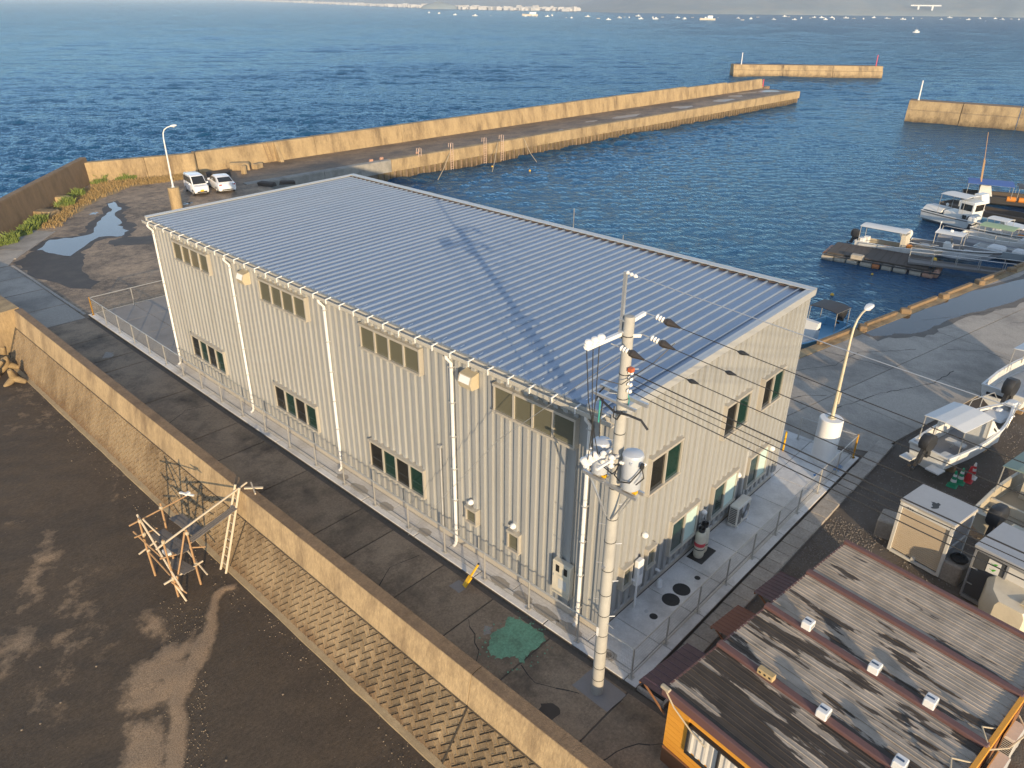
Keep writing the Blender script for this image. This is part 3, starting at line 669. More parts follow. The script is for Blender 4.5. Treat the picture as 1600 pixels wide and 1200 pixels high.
pole(206.5, 104.5, SEA+3.2, 3.2, .14, m_white, 'white marker pole on the near end of the far breakwater')
pole(232.4, 75, SEA+3.2, 3.0, .14, m_red, 'red marker pole on the far breakwater')
pole(145.2, 36.2, SEA+3.6, 3.4, .13, m_white, 'white marker pole on the end of the breakwater at the right edge')
pole(157.2, 73, -.1, 1.7, .12, m_red, 'short red marker post on the tip of the pier')

# ------------------------------------------------------------------ old wall on the open sea side of the yard
lw = thing('sea_wall', 'brown shaded sea wall closing the yard on the open water side', 'sea wall', (0, 0, 0))
W0 = [(-9.2, 45.5), (-4.5, 52.2), (.2, 58.9), (6.9, 67.4), (13.75, 75.9)]
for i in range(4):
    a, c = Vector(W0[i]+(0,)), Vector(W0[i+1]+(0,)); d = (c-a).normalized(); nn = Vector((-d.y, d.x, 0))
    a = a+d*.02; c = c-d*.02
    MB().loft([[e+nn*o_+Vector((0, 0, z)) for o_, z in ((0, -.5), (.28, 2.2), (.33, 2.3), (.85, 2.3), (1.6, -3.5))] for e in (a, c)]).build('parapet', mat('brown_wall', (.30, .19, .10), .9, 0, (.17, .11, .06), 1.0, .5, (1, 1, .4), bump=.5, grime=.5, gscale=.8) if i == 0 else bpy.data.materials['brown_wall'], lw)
mw = thing('sea_wall', 'short sunlit golden sea wall between the brown wall and the pier parapet', 'sea wall', (0, 0, 0))
for a, c in ((13.0, 18.4), (18.45, 23.35)):
    MB().loft([[(x, y+(23.4-x)*.25, z) for y, z in ((72.4, -.5), (72.75, 1.75), (72.8, 1.88), (73.6, 1.88), (74.2, -3.4))] for x in (a, c)]).build('parapet', m_conc, mw)

# ------------------------------------------------------------------ far shore: land, hills, town, island, road bridge
m_hill = mat('far_hill', (.20, .25, .28), .95, 0, (.13, .17, .19), .004, .5, grime=.5, gscale=.02, gcol=(.30, .28, .24))  # bluish tone of distant haze mixed into the hill colour
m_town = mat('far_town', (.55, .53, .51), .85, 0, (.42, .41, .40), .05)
shore = [(150, -4.5), (340, -.5), (480, 5), (600, 10.5), (730, 15), (860, 17.5), (910, 18.5), (1000, 20.5), (1100, 22), (1200, 23), (1300, 24), (1400, 25), (1500, 26), (1600, 27.5), (1750, 29.5), (2000, 34)]
def shore_at(x):
    for (x0, y0), (x1, y1) in zip(shore[:-1], shore[1:]):
        if x0 <= x <= x1:
            k = (x-x0)/(x1-x0); return at(x, y0+(y1-y0)*k, SEA)
def hmax(x):
    K = [(150, 6), (860, 7), (905, 9), (925, 22), (1000, 60), (1150, 85), (1400, 95), (1600, 110), (2000, 130)]
    for (x0, y0), (x1, y1) in zip(K[:-1], K[1:]):
        if x0 <= x <= x1: return y0+(y1-y0)*(x-x0)/(x1-x0)
hb = MB(); rings = []
for i in range(186):
    x = 150+i*10; s_ = shore_at(min(x, 1999)); dr = Vector((s_.x-CAM.x, s_.y-CAM.y, 0)); D = dr.length; dr.normalize()
    ring = []
    for k, (dd, hh) in enumerate(((0, -.03), (8, .03), (60, .12), (160, .32), (300, .55), (460, .8), (650, 1.0), (900, 1.05))):
        n_ = mn.noise(Vector((x*.012, dd*.006, 1)))*.35+mn.noise(Vector((x*.05, dd*.02, 4)))*.12
        z = hmax(min(x, 1999))*hh*(1+n_ if k > 1 else 1)
        p = s_+dr*(dd*max(.3, min(1, D/1500))+ (12*mn.noise(Vector((x*.03, 0, 9))) if k < 3 else 0)); ring.append((p.x, p.y, SEA+z+(.4 if k == 1 else 0)))
    rings.append(ring)
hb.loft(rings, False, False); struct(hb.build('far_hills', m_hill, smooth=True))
# distant mountain ridge behind the town
rb = MB(); rings = []
for i in range(90):
    x = 100+i*10; s_ = shore_at(max(150, min(x, 1999))); dr = Vector((s_.x-CAM.x, s_.y-CAM.y, 0)).normalized()
    hh = 34+16*mn.noise(Vector((x*.006, 0, 2)))+8*mn.noise(Vector((x*.02, 3, 2)))
    rings.append([tuple(s_+dr*dd+Vector((0, 0, hh*k))) for dd, k in ((700, -.1), (1000, .6), (1300, 1), (1600, .4))])
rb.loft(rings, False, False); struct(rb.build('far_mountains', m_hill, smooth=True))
# town: hundreds of tiny buildings on the low shore
tb = MB()
for i in range(620):
    x = rnd(330, 905); s_ = shore_at(x); dr = Vector((s_.x-CAM.x, s_.y-CAM.y, 0)).normalized()
    p = s_+dr*(6+260*random.random()**1.6); w = rnd(5, 16); hgt = rnd(2, 5)*(1.5 if random.random() < .08 else 1)
    tb.box((p.x, p.y, SEA+1+hgt/2), (w, w*rnd(.6, 1.2), hgt+2), rnd(0, 3))
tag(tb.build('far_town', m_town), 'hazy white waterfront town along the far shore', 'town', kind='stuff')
# island
ci = at(687, 14.2, SEA); ib = MB()
ring = [[(ci.x+math.cos(t_*PI/12)*rr*1.0*.707-math.sin(t_*PI/12)*rr*.35*.707, ci.y-math.cos(t_*PI/12)*rr*.707-math.sin(t_*PI/12)*rr*.35*.707, SEA+z*(1+.4*mn.noise(Vector((t_*.9, z, 0))))) for t_ in range(24)] for rr, z in ((44, -.5), (41, 4), (33, 8), (20, 11), (6, 12.5))]
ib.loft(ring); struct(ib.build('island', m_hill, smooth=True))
# white buildings below the hills
for i, (x, y, w, h) in enumerate(((1068, 15.5, 9, 1.2), (1085, 16, 13, 1.4), (1110, 16.5, 7, 1.2), (1244, 15.5, 7, 2), (1268, 14, 6, 3), (1298, 18, 12, 3), (1313, 18, 8, 3.5), (1540, 16, 7, 2))):
    p = shore_at(x); dr = Vector((p.x-CAM.x, p.y-CAM.y, 0)).normalized(); p = p+dr*70
    t_ = thing('waterfront_building', 'tiny pale building low on the hazy hillside across the bay', 'building', (p.x, p.y, SEA+3), math.atan2(dr.y, dr.x)+PI/2, 'pale buildings on the far hillside')
    MB().box((0, 0, h*.7), (w, 8, h*1.4+6)).build('wall', m_town, t_); MB().prism([(-w/2-.3, -4.3), (w/2+.3, -4.3), (w/2+.3, 4.3), (-w/2-.3, 4.3)], h*1.4+3.0, h*1.4+3.6).build('roof', m_town, t_)
p = shore_at(1443); dr = Vector((p.x-CAM.x, p.y-CAM.y, 0)).normalized(); p = p+dr*60
br = thing('road_bridge', 'white road bridge on two piers in front of the far hillside', 'bridge', (p.x, p.y, SEA), math.atan2(dr.y, dr.x)+PI/2)
MB().box((0, 0, 17.5), (52, 5, 2.2)).build('deck', m_white, br)
for s in (-12, 12): MB().box((s, 0, 8), (3, 3.5, 17)).build('bridge_pier', m_white, br)

# ------------------------------------------------------------------ anglers' boats far out on the bay
def small_boat(L_, cabin):
    q = MB(); secs = []
    for k, (u, wd, kz) in enumerate(((-.5, .8, .0), (-.2, 1, -.1), (.2, .9, -.1), (.42, .45, .1), (.5, .06, .35))):
        w = L_*.15*wd; hgt = L_*.09+L_*.06*max(0, u)
        secs.append([(u*L_, -w, hgt), (u*L_, -w*.7, -L_*.03), (u*L_, w*.7, -L_*.03), (u*L_, w, hgt)])
    q.loft(secs)
    if cabin: q.box((-.08*L_, 0, L_*.15), (L_*.28, L_*.18, L_*.16)); q.box((-.08*L_, 0, L_*.25), (L_*.34, L_*.21, L_*.02)); q.bar((-.1*L_, 0, L_*.2), (-.1*L_, 0, L_*.45), .08)
    return q.mesh('boat', m_white if cabin else mat('boat_cream', (.7, .6, .48), .6))
bmesh_ = [small_boat(6, True), small_boat(7.5, True), small_boat(4.5, False)]
spots = [(822, 26), (832, 25.5), (838, 26.5), (855, 26), (862, 25), (885, 28), (893, 28.5), (918, 26.5), (935, 29), (951, 31), (968, 28.5), (976, 27), (983, 28.5), (997, 25.5), (1001, 30), (1020, 28), (1024, 30), (1035, 27), (1059, 28), (1070, 30), (1082, 27.5), (1103, 29.5), (1110, 31), (1122, 28), (1153, 29), (1173, 30), (1184, 27), (1209, 31), (1226, 26), (1232, 26.5), (1241, 31), (1252, 29), (1266, 28.5), (1272, 27.5), (1284, 28), (1300, 28), (1303, 30.5), (1322, 28.5), (1334, 29), (1349, 30), (1365, 28), (1390, 29.5), (1411, 30.5), (1426, 30), (1440, 29), (1470, 31), (1484, 28), (1500, 29), (1513, 31), (1530, 29.5), (1540, 33), (1555, 29.5), (1565, 31), (1580, 30), (1592, 31), (670, 20.5), (686, 21.5), (711, 23.5), (742, 25), (767, 25), (1385, 29), (1290, 31), (1160, 31.5), (1432, 51)]
for i, (x, y) in enumerate(spots):
    p = at(x, y, SEA)
    o = tag(inst('fishing_boat', bmesh_[i % 3 if i % 7 else 1], None, (p.x, p.y, SEA+.1), rnd(0, 6.3)), 'tiny pale fishing boat adrift far out on the bay', 'boat', 'fishing boats far out on the bay')
p = at(1105, 31.5, SEA)
fb = thing('fishing_vessel', 'largest white vessel among the far fishing boats', 'boat', (p.x, p.y, SEA+.2), YAW+PI/2+.1)
inst('hull', small_boat(19, False), fb); MB().box((-3, 0, 3.2), (6, 3.4, 3)).build('cabin', m_white, fb)
p = at(828, 25, SEA)
fb = thing('fishing_vessel', 'pinkish clustered working barge leftmost among the far fishing boats', 'boat', (p.x, p.y, SEA+.2), YAW+PI/2)
inst('hull', small_boat(22, False), fb); MB().box((-4, 0, 3.2), (9, 4, 3)).build('cabin', m_white, fb)
# harbour floats
m_float = mat('yellow_float', (.9, .5, .03), .5)
for x, y, z, l in ((41.1, 9.1, .15, 'yellow mooring float off the corner of the warehouse roof'), (48.15, 8.7, .1, 'tiny yellow float beside the raft'), (57.2, 60.7, .16, 'yellow float nearest the pier ladders'), (51.8, 57.1, .12, 'lone yellow float left of the others near the pier'), (58.9, 55.6, .14, 'yellow float farthest from the pier edge')):
    tag(MB().lathe([(.02, -z), (z*.7, -z*.7), (z, 0), (z*.7, z*.7), (.03, z)], 10).build('float', m_float, None, True, (x, y, SEA+.02)), l, 'float')
for i, (xa, ya, za, xb, yb) in enumerate(((61.0, 63.4, -.1, 54.6, 58.2), (66.2, 63.4, -.1, 63.8, 58.6), (52.3, 63.4, -.3, 46.8, 59.8))):
    tag(MB().tube([(xa, ya, za), ((xa+xb)/2, (ya+yb)/2, -1.7), (xb, yb, SEA-.1)], .045, 5).build('mooring_rope', m_rope), ('pale mooring rope slanting from the middle pier ladder into the water', 'pale mooring rope slanting from the right pier ladder into the water', 'faint mooring rope leaving the pier nearest the roof')[i], 'rope')
# ------------------------------------------------------------------ warehouse
W, LN, H1, H2 = 11.5, 27.08, 7.5, 7.74
SL = (H2-H1)/W
m_side = mat('siding', (.39, .395, .39), .42, .15, (.335, .335, .325), 1.1, .6, (1.6, 1.6, .18), .06, 30, .35, 1.0, (.27, .262, .24))
m_roof = mat('roof_sheet', (.275, .33, .415), .34, .4, (.225, .275, .35), .8, .6, (.35, 1.4, 1), .05, 20, .25, .6, (.33, .35, .38))
vary(m_side, .035); vary(m_roof, .04)
m_trim = mat('trim_metal', (.52, .52, .51), .4, .3, (.46, .46, .45), 3)
m_frame = mat('window_frame', (.58, .53, .45), .4, .35, (.52, .48, .41), 4)
m_plinth = mat('plinth', (.55, .50, .42), .85, 0, (.44, .40, .34), 1.2, bump=.3, grime=.2)
m_glass_d = glassy('dark_glass', (.018, .018, .016))
m_glass_g = glassy('green_glass', (.010, .034, .026))
m_glass_u = glassy('upper_glass', (.12, .115, .08), .08)
m_glass_p = mat('frosted_glass', (.52, .66, .60), .35, 0, (.48, .62, .57), 1.5)
bl = thing('warehouse', 'large cream metal clad warehouse with ribbed walls and a ribbed single pitch roof', 'warehouse', (0, 0, 0))
q = MB(); q.prism([(.02, .02), (W-.02, .02), (W-.02, LN-.02), (.02, LN-.02)], 0, .33)
q.build('plinth', m_plinth, bl)
q = MB(); q.add([(x, y, z) for y in (.06, LN-.06) for x, z in ((.06, .33), (W-.06, .33), (W-.06, H2-.02), (.06, H1-.02))], [(0, 1, 2, 3), (7, 6, 5, 4), (0, 3, 7, 4), (1, 5, 6, 2), (3, 2, 6, 7)]).build('core_wall', m_side, bl)
# one siding panel: a flat pan and a raised hat, unit height, lying in the XZ plane and facing -Y
PP = .36
prof = [(0, 0), (.17, 0), (.178, -.075), (.335, -.075), (.343, 0), (PP, 0)]
q = MB(); q.loft([[(x, y, 0) for x, y in prof], [(x, y, 1) for x, y in prof]], False, False)
side_me = q.mesh('siding_panel', m_side)
zb = .33
nL = 75; sL = LN/nL/PP
for i in range(nL):        # harbour road side (x = 0) and its far twin
    inst('siding_panel', side_me, bl, (0, LN-i*LN/nL, zb), -PI/2, (sL, 1, H1-zb-.0))
    inst('siding_panel', side_me, bl, (W, i*LN/nL, zb), PI/2, (sL, 1, H2-zb))
nR = 32; sR = W/nR/PP
for i in range(nR):        # gable sides
    x = i*W/nR
    inst('siding_panel', side_me, bl, (x, 0, zb), 0, (sR, 1, H1+SL*x-zb))
    inst('siding_panel', side_me, bl, (x+W/nR, LN, zb), PI, (sR, 1, H1+SL*x-zb))
# corner flashings
for x, y in ((0, 0), (W, 0), (0, LN), (W, LN)):
    h = H1 if x == 0 else H2
    MB().box((x+(-.02 if x == 0 else .02), y+(-.02 if y == 0 else .02), (h+zb)/2), (.16, .16, h-zb-.02)).build('corner_trim', m_trim if y else m_side, bl)
MB().bar((-.045, -.08, .335), (-.045, LN+.08, .335), .09, .03).bar((-.08, -.045, .337), (W+.08, -.045, .337), .03, .09).build('base_flashing', m_trim, bl)
# roof: one rib panel repeated along the eave
NR = 68; RP = (LN+.2)/NR
q = MB(); prof = [(0, 0), (.025, .055), (.055, .055), (.08, 0), (RP, 0)]
xe, xr = -.22, W+.24
ze = lambda x: H1+.17+SL*x
q.loft([[(x, y, ze(x)+z) for y, z in prof] for x in (xe, xr)], False, False)
q.loft([[(xe+.001, y, ze(xe)+z) for y, z in prof], [(xe+.001, y, ze(xe)-.06) for y, z in prof]], False, False)
rme = q.mesh('roof_panel', m_roof)
for k in range(NR): inst('roof_panel', rme, bl, (0, -.1+k*RP, 0))
q = MB(); q.add([(xe+.02, -.09, ze(xe)-.03), (xr, -.09, ze(xr)-.03), (xr, LN+.09, ze(xr)-.03), (xe+.02, LN+.09, ze(xe)-.03), (xe+.02, -.09, ze(xe)-.16), (xr, -.09, ze(xr)-.16), (xr, LN+.09, ze(xr)-.16), (xe+.02, LN+.09, ze(xe)-.16)], [(0, 1, 2, 3), (7, 6, 5, 4), (0, 4, 5, 1), (1, 5, 6, 2), (2, 6, 7, 3), (3, 7, 4, 0)])
q.build('roof_deck', m_trim, bl)
for y in (-.13, LN+.13):    # verge flashing on the gables
    q = MB(); q.bar((xe-.05, y, ze(xe)-.03), (xr+.02, y, ze(xr)-.03), .1, .25); q.bar((xe-.05, y+(.1 if y < 0 else -.1), ze(xe)+.075), (xr, y+(.1 if y < 0 else -.1), ze(xr)+.075), .22, .02); q.build('verge_trim', m_trim, bl)
q = MB(); q.bar((xr+.03, -.18, ze(xr)+.0), (xr+.03, LN+.18, ze(xr)+.0), .06, .22); q.bar((xr-.12, -.18, ze(xr)+.09), (xr-.12, LN+.18, ze(xr)+.09), .3, .025); q.build('ridge_trim', m_trim, bl)
q = MB()
for k in range(NR): q.box((xr-.29, -.1+k*RP+.24, ze(xr)+.03), (.03, RP-.14, .045))
q.build('closure_strip', mat('brown_closure', (.12, .08, .06), .8), bl)
# gutter with straps
gx = -.33; gz_ = H1-.04
q = MB(); q.loft([[(gx+x, y, gz_+z) for x, z in ((.11, .13), (.10, 0), (.07, -.03), (-.07, -.03), (-.10, 0), (-.115, .13), (-.095, .13), (-.085, .01), (.085, .01), (.095, .13))] for y in (-.2, LN+.2)])
q.build('gutter', mat('gutter_metal', (.66, .62, .54), .45, .2), bl)
sme = MB().bar((gx-.125, 0, gz_+.14), (gx+.5, 0, gz_+.215), .035, .03).bar((gx-.12, 0, gz_+.14), (gx-.115, 0, gz_-.03), .035, .02).mesh('gutter_strap', m_white)
for k in range(34): inst('gutter_strap', sme, bl, (0, .1+k*RP*2+.04, 0))
# downpipes
for k, y in enumerate((26.97, 19.7, 12.83, 6.05, .66)):
    q = MB(); x = -.14
    q.tube([(gx, y, gz_-.02), (gx, y, gz_-.14), (x, y, gz_-.38), (x, y, .22), (x-.04, y, .1), (x-.16, y, .05)], .055, 9)
    dp = q.build('downpipe', m_white, bl, True)
    q = MB()
    for z in range(6): q.box((x+.02, y, .7+z*1.25), (.16, .15, .035))
    q.build('pipe_clip', m_trim, dp)
# windows
def window(face, u0, u1, z0, z1, n, glasses, depth=.19, fr=.055):
    """face 'L' lies on x=0 facing -x (u = y), face 'R' lies on y=0 facing -y (u = x)"""
    def bx(q, ua, ub, za, zb_, d0, d1):
        if face == 'L': q.box((-(d0+d1)/2, (ua+ub)/2, (za+zb_)/2), (d1-d0, ub-ua, zb_-za))
        else: q.box(((ua+ub)/2, -(d0+d1)/2, (za+zb_)/2), (ub-ua, d1-d0, zb_-za))
    q = MB()
    bx(q, u0-.01, u1+.01, z0-.02, z0+fr, .0, depth+.03); bx(q, u0-.01, u1+.01, z1-fr, z1+.03, .0, depth+.02)
    bx(q, u0, u0+fr, z0+fr, z1-fr, .0, depth); bx(q, u1-fr, u1, z0+fr, z1-fr, .0, depth)
    w_ = q.build('window', m_frame, bl)
    pw = (u1-u0-2*fr)/n
    for k in range(1, n):
        q = MB(); bx(q, u0+fr+k*pw-.035, u0+fr+k*pw+.035, z0+fr, z1-fr, .0, depth-.012 if k % 2 else depth-.006); q.build('mullion', m_frame, w_)
    for k in range(n):
        g_ = MB(); ins = .045 if k % 2 else .06
        bx(g_, u0+fr+k*pw+.012, u0+fr+(k+1)*pw-.012, z0+fr, z1-fr, .0, depth-ins)
        g_.build('pane', glasses[k % len(glasses)], w_)
    return w_
GD, GG, GU, GP = m_glass_d, m_glass_g, m_glass_u, m_glass_p
for y0, y1 in ((21.6, 25.0), (14.05, 17.38), (7.52, 10.7), (1.1, 4.2)): window('L', y0, y1, 6.14, 7.05, 4, [GU])
for y0, y1 in ((21.75, 25.02), (14.2, 17.4), (7.62, 10.74)): window('L', y0, y1, 1.2, 2.36, 4, [GG, GD])
window('L', 5.0, 5.53, 1.4, 1.98, 1, [GU]); window('L', 3.08, 3.6, 1.33, 2.04, 1, [GU])
for x0, x1 in ((1.78, 3.48), (6.1, 7.8), (8.75, 10.35)): window('R', x0, x1, 4.2, 5.45, 2, [GD, GG])
for x0, x1 in ((3.5, 5.18), (6.15, 7.85), (8.72, 10.28)): window('R', x0, x1, .92, 2.26, 2, [GG, GP])
window('R', .88, 1.36, 1.2, 1.98, 1, [GU]); window('R', 2.16, 2.64, 1.2, 1.95, 1, [GU])
# hoods and small vents
for y in (18.45, 5.2):
    hd = MB(); y0, y1 = y-.27, y+.27
    hd.loft([[(-.03, yy_, 7.1), (-.34, yy_, 7.03), (-.42, yy_, 6.78), (-.34, yy_, 6.58), (-.03, yy_, 6.58)] for yy_ in (y0, y1)])
    h_ = hd.build('vent_hood', mat('hood_paint', (.62, .53, .37), .5, .1) if y > 10 else bpy.data.materials['hood_paint'], bl)
    MB().add([(-.354, y0+.05, 7.01), (-.354, y1-.05, 7.01), (-.43, y1-.05, 6.8), (-.43, y0+.05, 6.8)], [(0, 1, 2, 3)]).build('hood_louvre', m_white, h_)
def cap(face, u, z, r=.1):
    M_ = Matrix.Rotation(-PI/2, 3, 'Y') if face == 'L' else Matrix.Rotation(PI/2, 3, 'X')
    MB().lathe([(r*.8, 0), (r, .03), (r, .07), (r*.85, .14), (r*.4, .18)], 12, (-.03, u, z) if face == 'L' else (u, -.03, z), M_).build('vent_cap', m_white, bl, True)
for a in (('L', 5.32, 2.2), ('L', 3.4, 2.25), ('R', 2.0, 2.62), ('R', 8.05, 1.85, .11), ('R', 10.75, 1.75, .11), ('R', 5.75, 1.45, .1), ('R', 1.5, 1.2, .05), ('R', 3.02, .62, .05)): cap(*a)
q = MB(); q.tube([(-.09, 6.78, 3.72), (-.09, 6.78, .3)], .035, 7); q.box((-.09, 6.78, 3.74), (.1, .14, .09)); q.build('conduit', m_trim, bl)
q = MB(); q.tube([(8.52, -.1, 2.7), (8.52, -.1, .3)], .06, 8); q.box((8.52, -.1, 2.74), (.16, .13, .1)); q.build('conduit', m_trim, bl)
q = MB(); q.tube([(5.75, -.12, 1.4), (5.62, -.16, 1.3), (5.6, -.16, .4)], .022, 6); q.build('gas_pipe', m_steel, bl)
mb_ = MB().rbox((-.17, 1.27, 1.48), (.22, .68, 1.24), .02).build('meter_cabinet', mat('cabinet_cream', (.66, .60, .48), .5), bl)
q = MB()
for y in (1.08, 1.38): q.box((-.285, y+.02, 1.86), (.012, .13, .25))
q.build('meter_window', m_glass_d, mb_)
MB().box((-.285, 1.2, 1.32), (.008, .3, .35)).build('cabinet_label', mat('pale_plate', (.52, .54, .55), .5), mb_)
MB().box((-.286, 1.54, 1.55), (.02, .02, .1)).build('cabinet_handle', m_steel, mb_)
# white meter post on the side apron
mp = thing('meter_post', 'white electric meter box on a post by the side wall', 'meter post', (1.66, -.2, 0))
q = MB(); q.tube([(0, 0, 0), (0, 0, 1.0)], .035, 8); q.tube([(.09, .04, 0), (.09, .04, 1.0)], .03, 8); q.build('post', m_white, mp)
MB().rbox((.03, 0, 1.45), (.3, .18, .95), .03).build('meter_box', m_white, mp); MB().box((.03, -.093, 1.55), (.16, .01, .3)).build('meter_window', mat('meter_grey', (.55, .56, .57), .3), mp)
# air conditioner
ac = thing('air_conditioner', 'cream outdoor air conditioning unit beside the warehouse side wall', 'air conditioner', (7.95, -.42, 0))
MB().rbox((0, 0, .5), (.98, .36, .84), .03).build('casing', mat('ac_cream', (.72, .68, .60), .5), ac)
q = MB()
for k in range(9): q.box((-.492, 0, .2+k*.075), (.012, .26, .035))
for k in range(9): q.box((-.3, -.184, .2+k*.075), (.24, .012, .04))
q.build('side_grille', m_black, ac)
q = MB()
for k in range(7): q.lathe([(.06+k*.04, 0), (.066+k*.04, .008), (.07+k*.04, 0)], 20, (.1, -.18, .52), Matrix.Rotation(PI/2, 3, 'X'))
q.build('fan_grille', m_trim, ac)
q = MB(); q.box((-.36, 0, .04), (.08, .42, .08)); q.box((.36, 0, .04), (.08, .42, .08)); q.build('foot', m_white, ac)
# gas cylinders on a dark mat
for i, (x, y) in enumerate(((5.22, -.38), (5.55, -.32))):
    t_ = thing('gas_cylinder', ('front cream gas cylinder with a red band, nearer the utility pole', 'rear cream gas cylinder beside the side wall, farther from the utility pole')[i], 'gas cylinder', (x, y, .015), 0, 'gas cylinders by the side wall')
    MB().lathe([(.15, 0), (.15, .03), (.175, .06), (.185, .12), (.185, .85), (.16, .98), (.09, 1.06), (.05, 1.08)], 18).build('bottle', mat('cylinder_cream', (.72, .66, .52), .45) if not i else bpy.data.materials['cylinder_cream'], t_, True)
    MB().lathe([(.187, .5), (.187, .64)], 18).build('band', m_red, t_) if not i else None
    q = MB(); q.lathe([(.11, 1.06), (.12, 1.2), (.11, 1.2), (.1, 1.07)], 12); q.tube([(0, 0, 1.05), (0, 0, 1.24)], .03, 7); q.box((0, 0, 1.2), (.12, .05, .05)); q.tube([(0, 0, 1.22), (.1, .12, 1.3), (.14, .22, 1.15)], .014, 5); q.build('valve', m_black, t_)
    MB().lathe([(.189, .36), (.193, .38), (.189, .4)], 16).build('strap', m_black, t_)
tag(MB().rbox((5.42, -.4, .012), (1.0, .6, .02), .02).build('rubber_mat', mat('dark_mat', (.05, .045, .04), .8)), 'dark mat under the gas cylinders', 'mat')
tag(MB().lathe([(.11, 0), (.11, .02), (.085, .03), (.1, .2), (.06, .27)], 12).build('vent_pipe', m_white, None, True, (3.06, -.22, 0)), 'short white capped vent pipe at the foot of the side wall', 'vent pipe')

# ------------------------------------------------------------------ mesh fence round the pad
fe = thing('mesh_fence', 'low galvanised mesh fence on posts round the warehouse apron', 'fence', (0, 0, 0))
m_fpost = mat('fence_post', (.60, .58, .54), .45, .6); m_wire = mat('fence_wire', (.50, .49, .47), .45, .6)
FH = 1.08
pst = MB(); pst.tube([(0, 0, .01), (0, 0, FH)], .028, 7); pst.box((0, 0, .008), (.16, .16, .016)); pst.box((.05, .05, .03), (.03, .03, .03)); pst.box((-.05, -.05, .03), (.03, .03, .03)); pst_me = pst.mesh('post', m_fpost)
pye = mat('yellow_post', (.88, .50, .02), .4)
pst_y = MB().tube([(0, 0, 0), (0, 0, FH+.04)], .04, 9).box((0, 0, .01), (.16, .16, .02)).mesh('corner_post', pye)
def wire_panel(l):
    q = MB(); w = .0022
    n = int(l/.055)
    for k in range(n+1):
        x = l*k/n; q.add([(x-w, 0, .09), (x+w, 0, .09), (x+w, 0, FH-.03), (x-w, 0, FH-.03)], [(0, 1, 2, 3)]); q.add([(x, -w, .09), (x, w, .09), (x, w, FH-.03), (x, -w, FH-.03)], [(0, 1, 2, 3)])
    for k in range(8):
        z = .09+(FH-.12)*k/7; q.add([(0, w, z-w), (l, w, z-w), (l, w, z+w), (0, w, z+w)], [(0, 1, 2, 3)]); q.add([(0, -w, z), (l, -w, z), (l, w, z), (0, w, z)], [(0, 1, 2, 3)])
    return q.mesh('wire_mesh', m_wire)
_wp = {}
def fence_run(a, c, n, yel=()):
    a, c = Vector(a), Vector(c); d = c-a; l = d.length; ang = math.atan2(d.y, d.x); s = l/n
    key = round(s, 3)
    if key not in _wp: _wp[key] = (wire_panel(s), MB().tube([(0, 0, FH), (s, 0, FH)], .022, 6).mesh('top_rail', m_fpost), MB().tube([(0, 0, .07), (s, 0, .07)], .012, 5).mesh('bottom_rail', m_fpost))
    for k in range(n+1):
        p = a+d*(k/n)
        if k in yel: inst('corner_post', pst_y, fe, p)
        elif not (k == n and c in ENDS): inst('post', pst_me, fe, p)
        if k < n:
            for me in _wp[key]: inst(me.name, me, fe, p, ang)
ENDS = [Vector((-.66, -1.72, 0))]
fence_run((-.66, 37.3, 0), (-.66, -1.72, 0), 20, (0,))
fence_run((-.66, -1.72, 0), (15.3, -1.82, 0), 9, (9,))
fence_run((-.66, 37.3, 0), (11.4, 37.3, 0), 5, (0,))
fence_run((15.3, -1.82, 0), (15.1, .5, 0), 1, (0,))
tag(MB().tube([(0, 0, -.12), (0, 0, .95)], .045, 9).build('guard_post', pye, None, True, (13.75, .55, 0)), 'yellow guard post left of the white lamp drum', 'post')
# leaning yellow marker
q = thing('marker_board', 'yellow and dark marker stick leaning on the fence foot by the road', 'marker', (-1.1, 4.35, -.11))
MB().bar((-.22, .08, .03), (.02, .02, .33), .16, .06).build('board', pye, q); MB().bar((.03, .02, .34), (.32, -.06, .72), .05).build('handle', pye, q); MB().bar((.3, -.055, .7), (.33, -.063, .74), .055).build('tip', m_black, q)
# the dark oval patches on the apron strip lie with the slabs above
# ------------------------------------------------------------------ utility pole
m_polec = mat('pole_concrete', (.42, .405, .365), .8, 0, (.34, .325, .295), 2, bump=.2, grime=.25, gscale=1.5)
m_porc = mat('porcelain', (.85, .82, .78), .2, spec=.7)
m_trf = mat('transformer_paint', (.52, .55, .60), .4, .1, (.46, .49, .54), 2)
up = thing('utility_pole', 'tall concrete utility pole with crossarms and two pale transformers', 'utility pole', (-1.62, -1.25, -.12))
PT = 11.25
MB().lathe([(.168, 0), (.168, .02), (.118, PT-.02), (.105, PT), (.02, PT+.01)], 20).build('shaft', m_polec, up, True)
for z in [.55, 1.0, 1.6, 2.2, 2.9, 3.6, 4.4, 5.3, 6.0, 6.9, 7.6, 8.4, 9.3, 9.9, 10.8]:
    r = .168-.05*z/PT+.004; MB().lathe([(r, z), (r+.004, z+.012), (r, z+.024)], 14).build('band', m_black, up)
q = MB()
for k in range(14):
    z = 2.2+k*.6; s = 1 if k % 2 else -1; a = Vector((math.cos(-.85), math.sin(-.85), 0))*s
    q.tube([a*.1+Vector((0, 0, z)), a*.3+Vector((0, 0, z+.02))], .012, 5)
q.build('step_bolt', m_steel, up)
A = Vector((-.05, -1, 0)).normalized()       # roughly to the right of the photo
Bk = Vector((1, -.05, 0)).normalized()        # away from the photo
D = Vector((-.05, -1, 0)).normalized()                   # the way the lines leave
def P3(a, b_, z): return A*a+Bk*b_+Vector((0, 0, z))
Cr = Bk.copy()                               # crossarm direction
def C3(c, d_, z): return Cr*c+D*d_+Vector((0, 0, z))
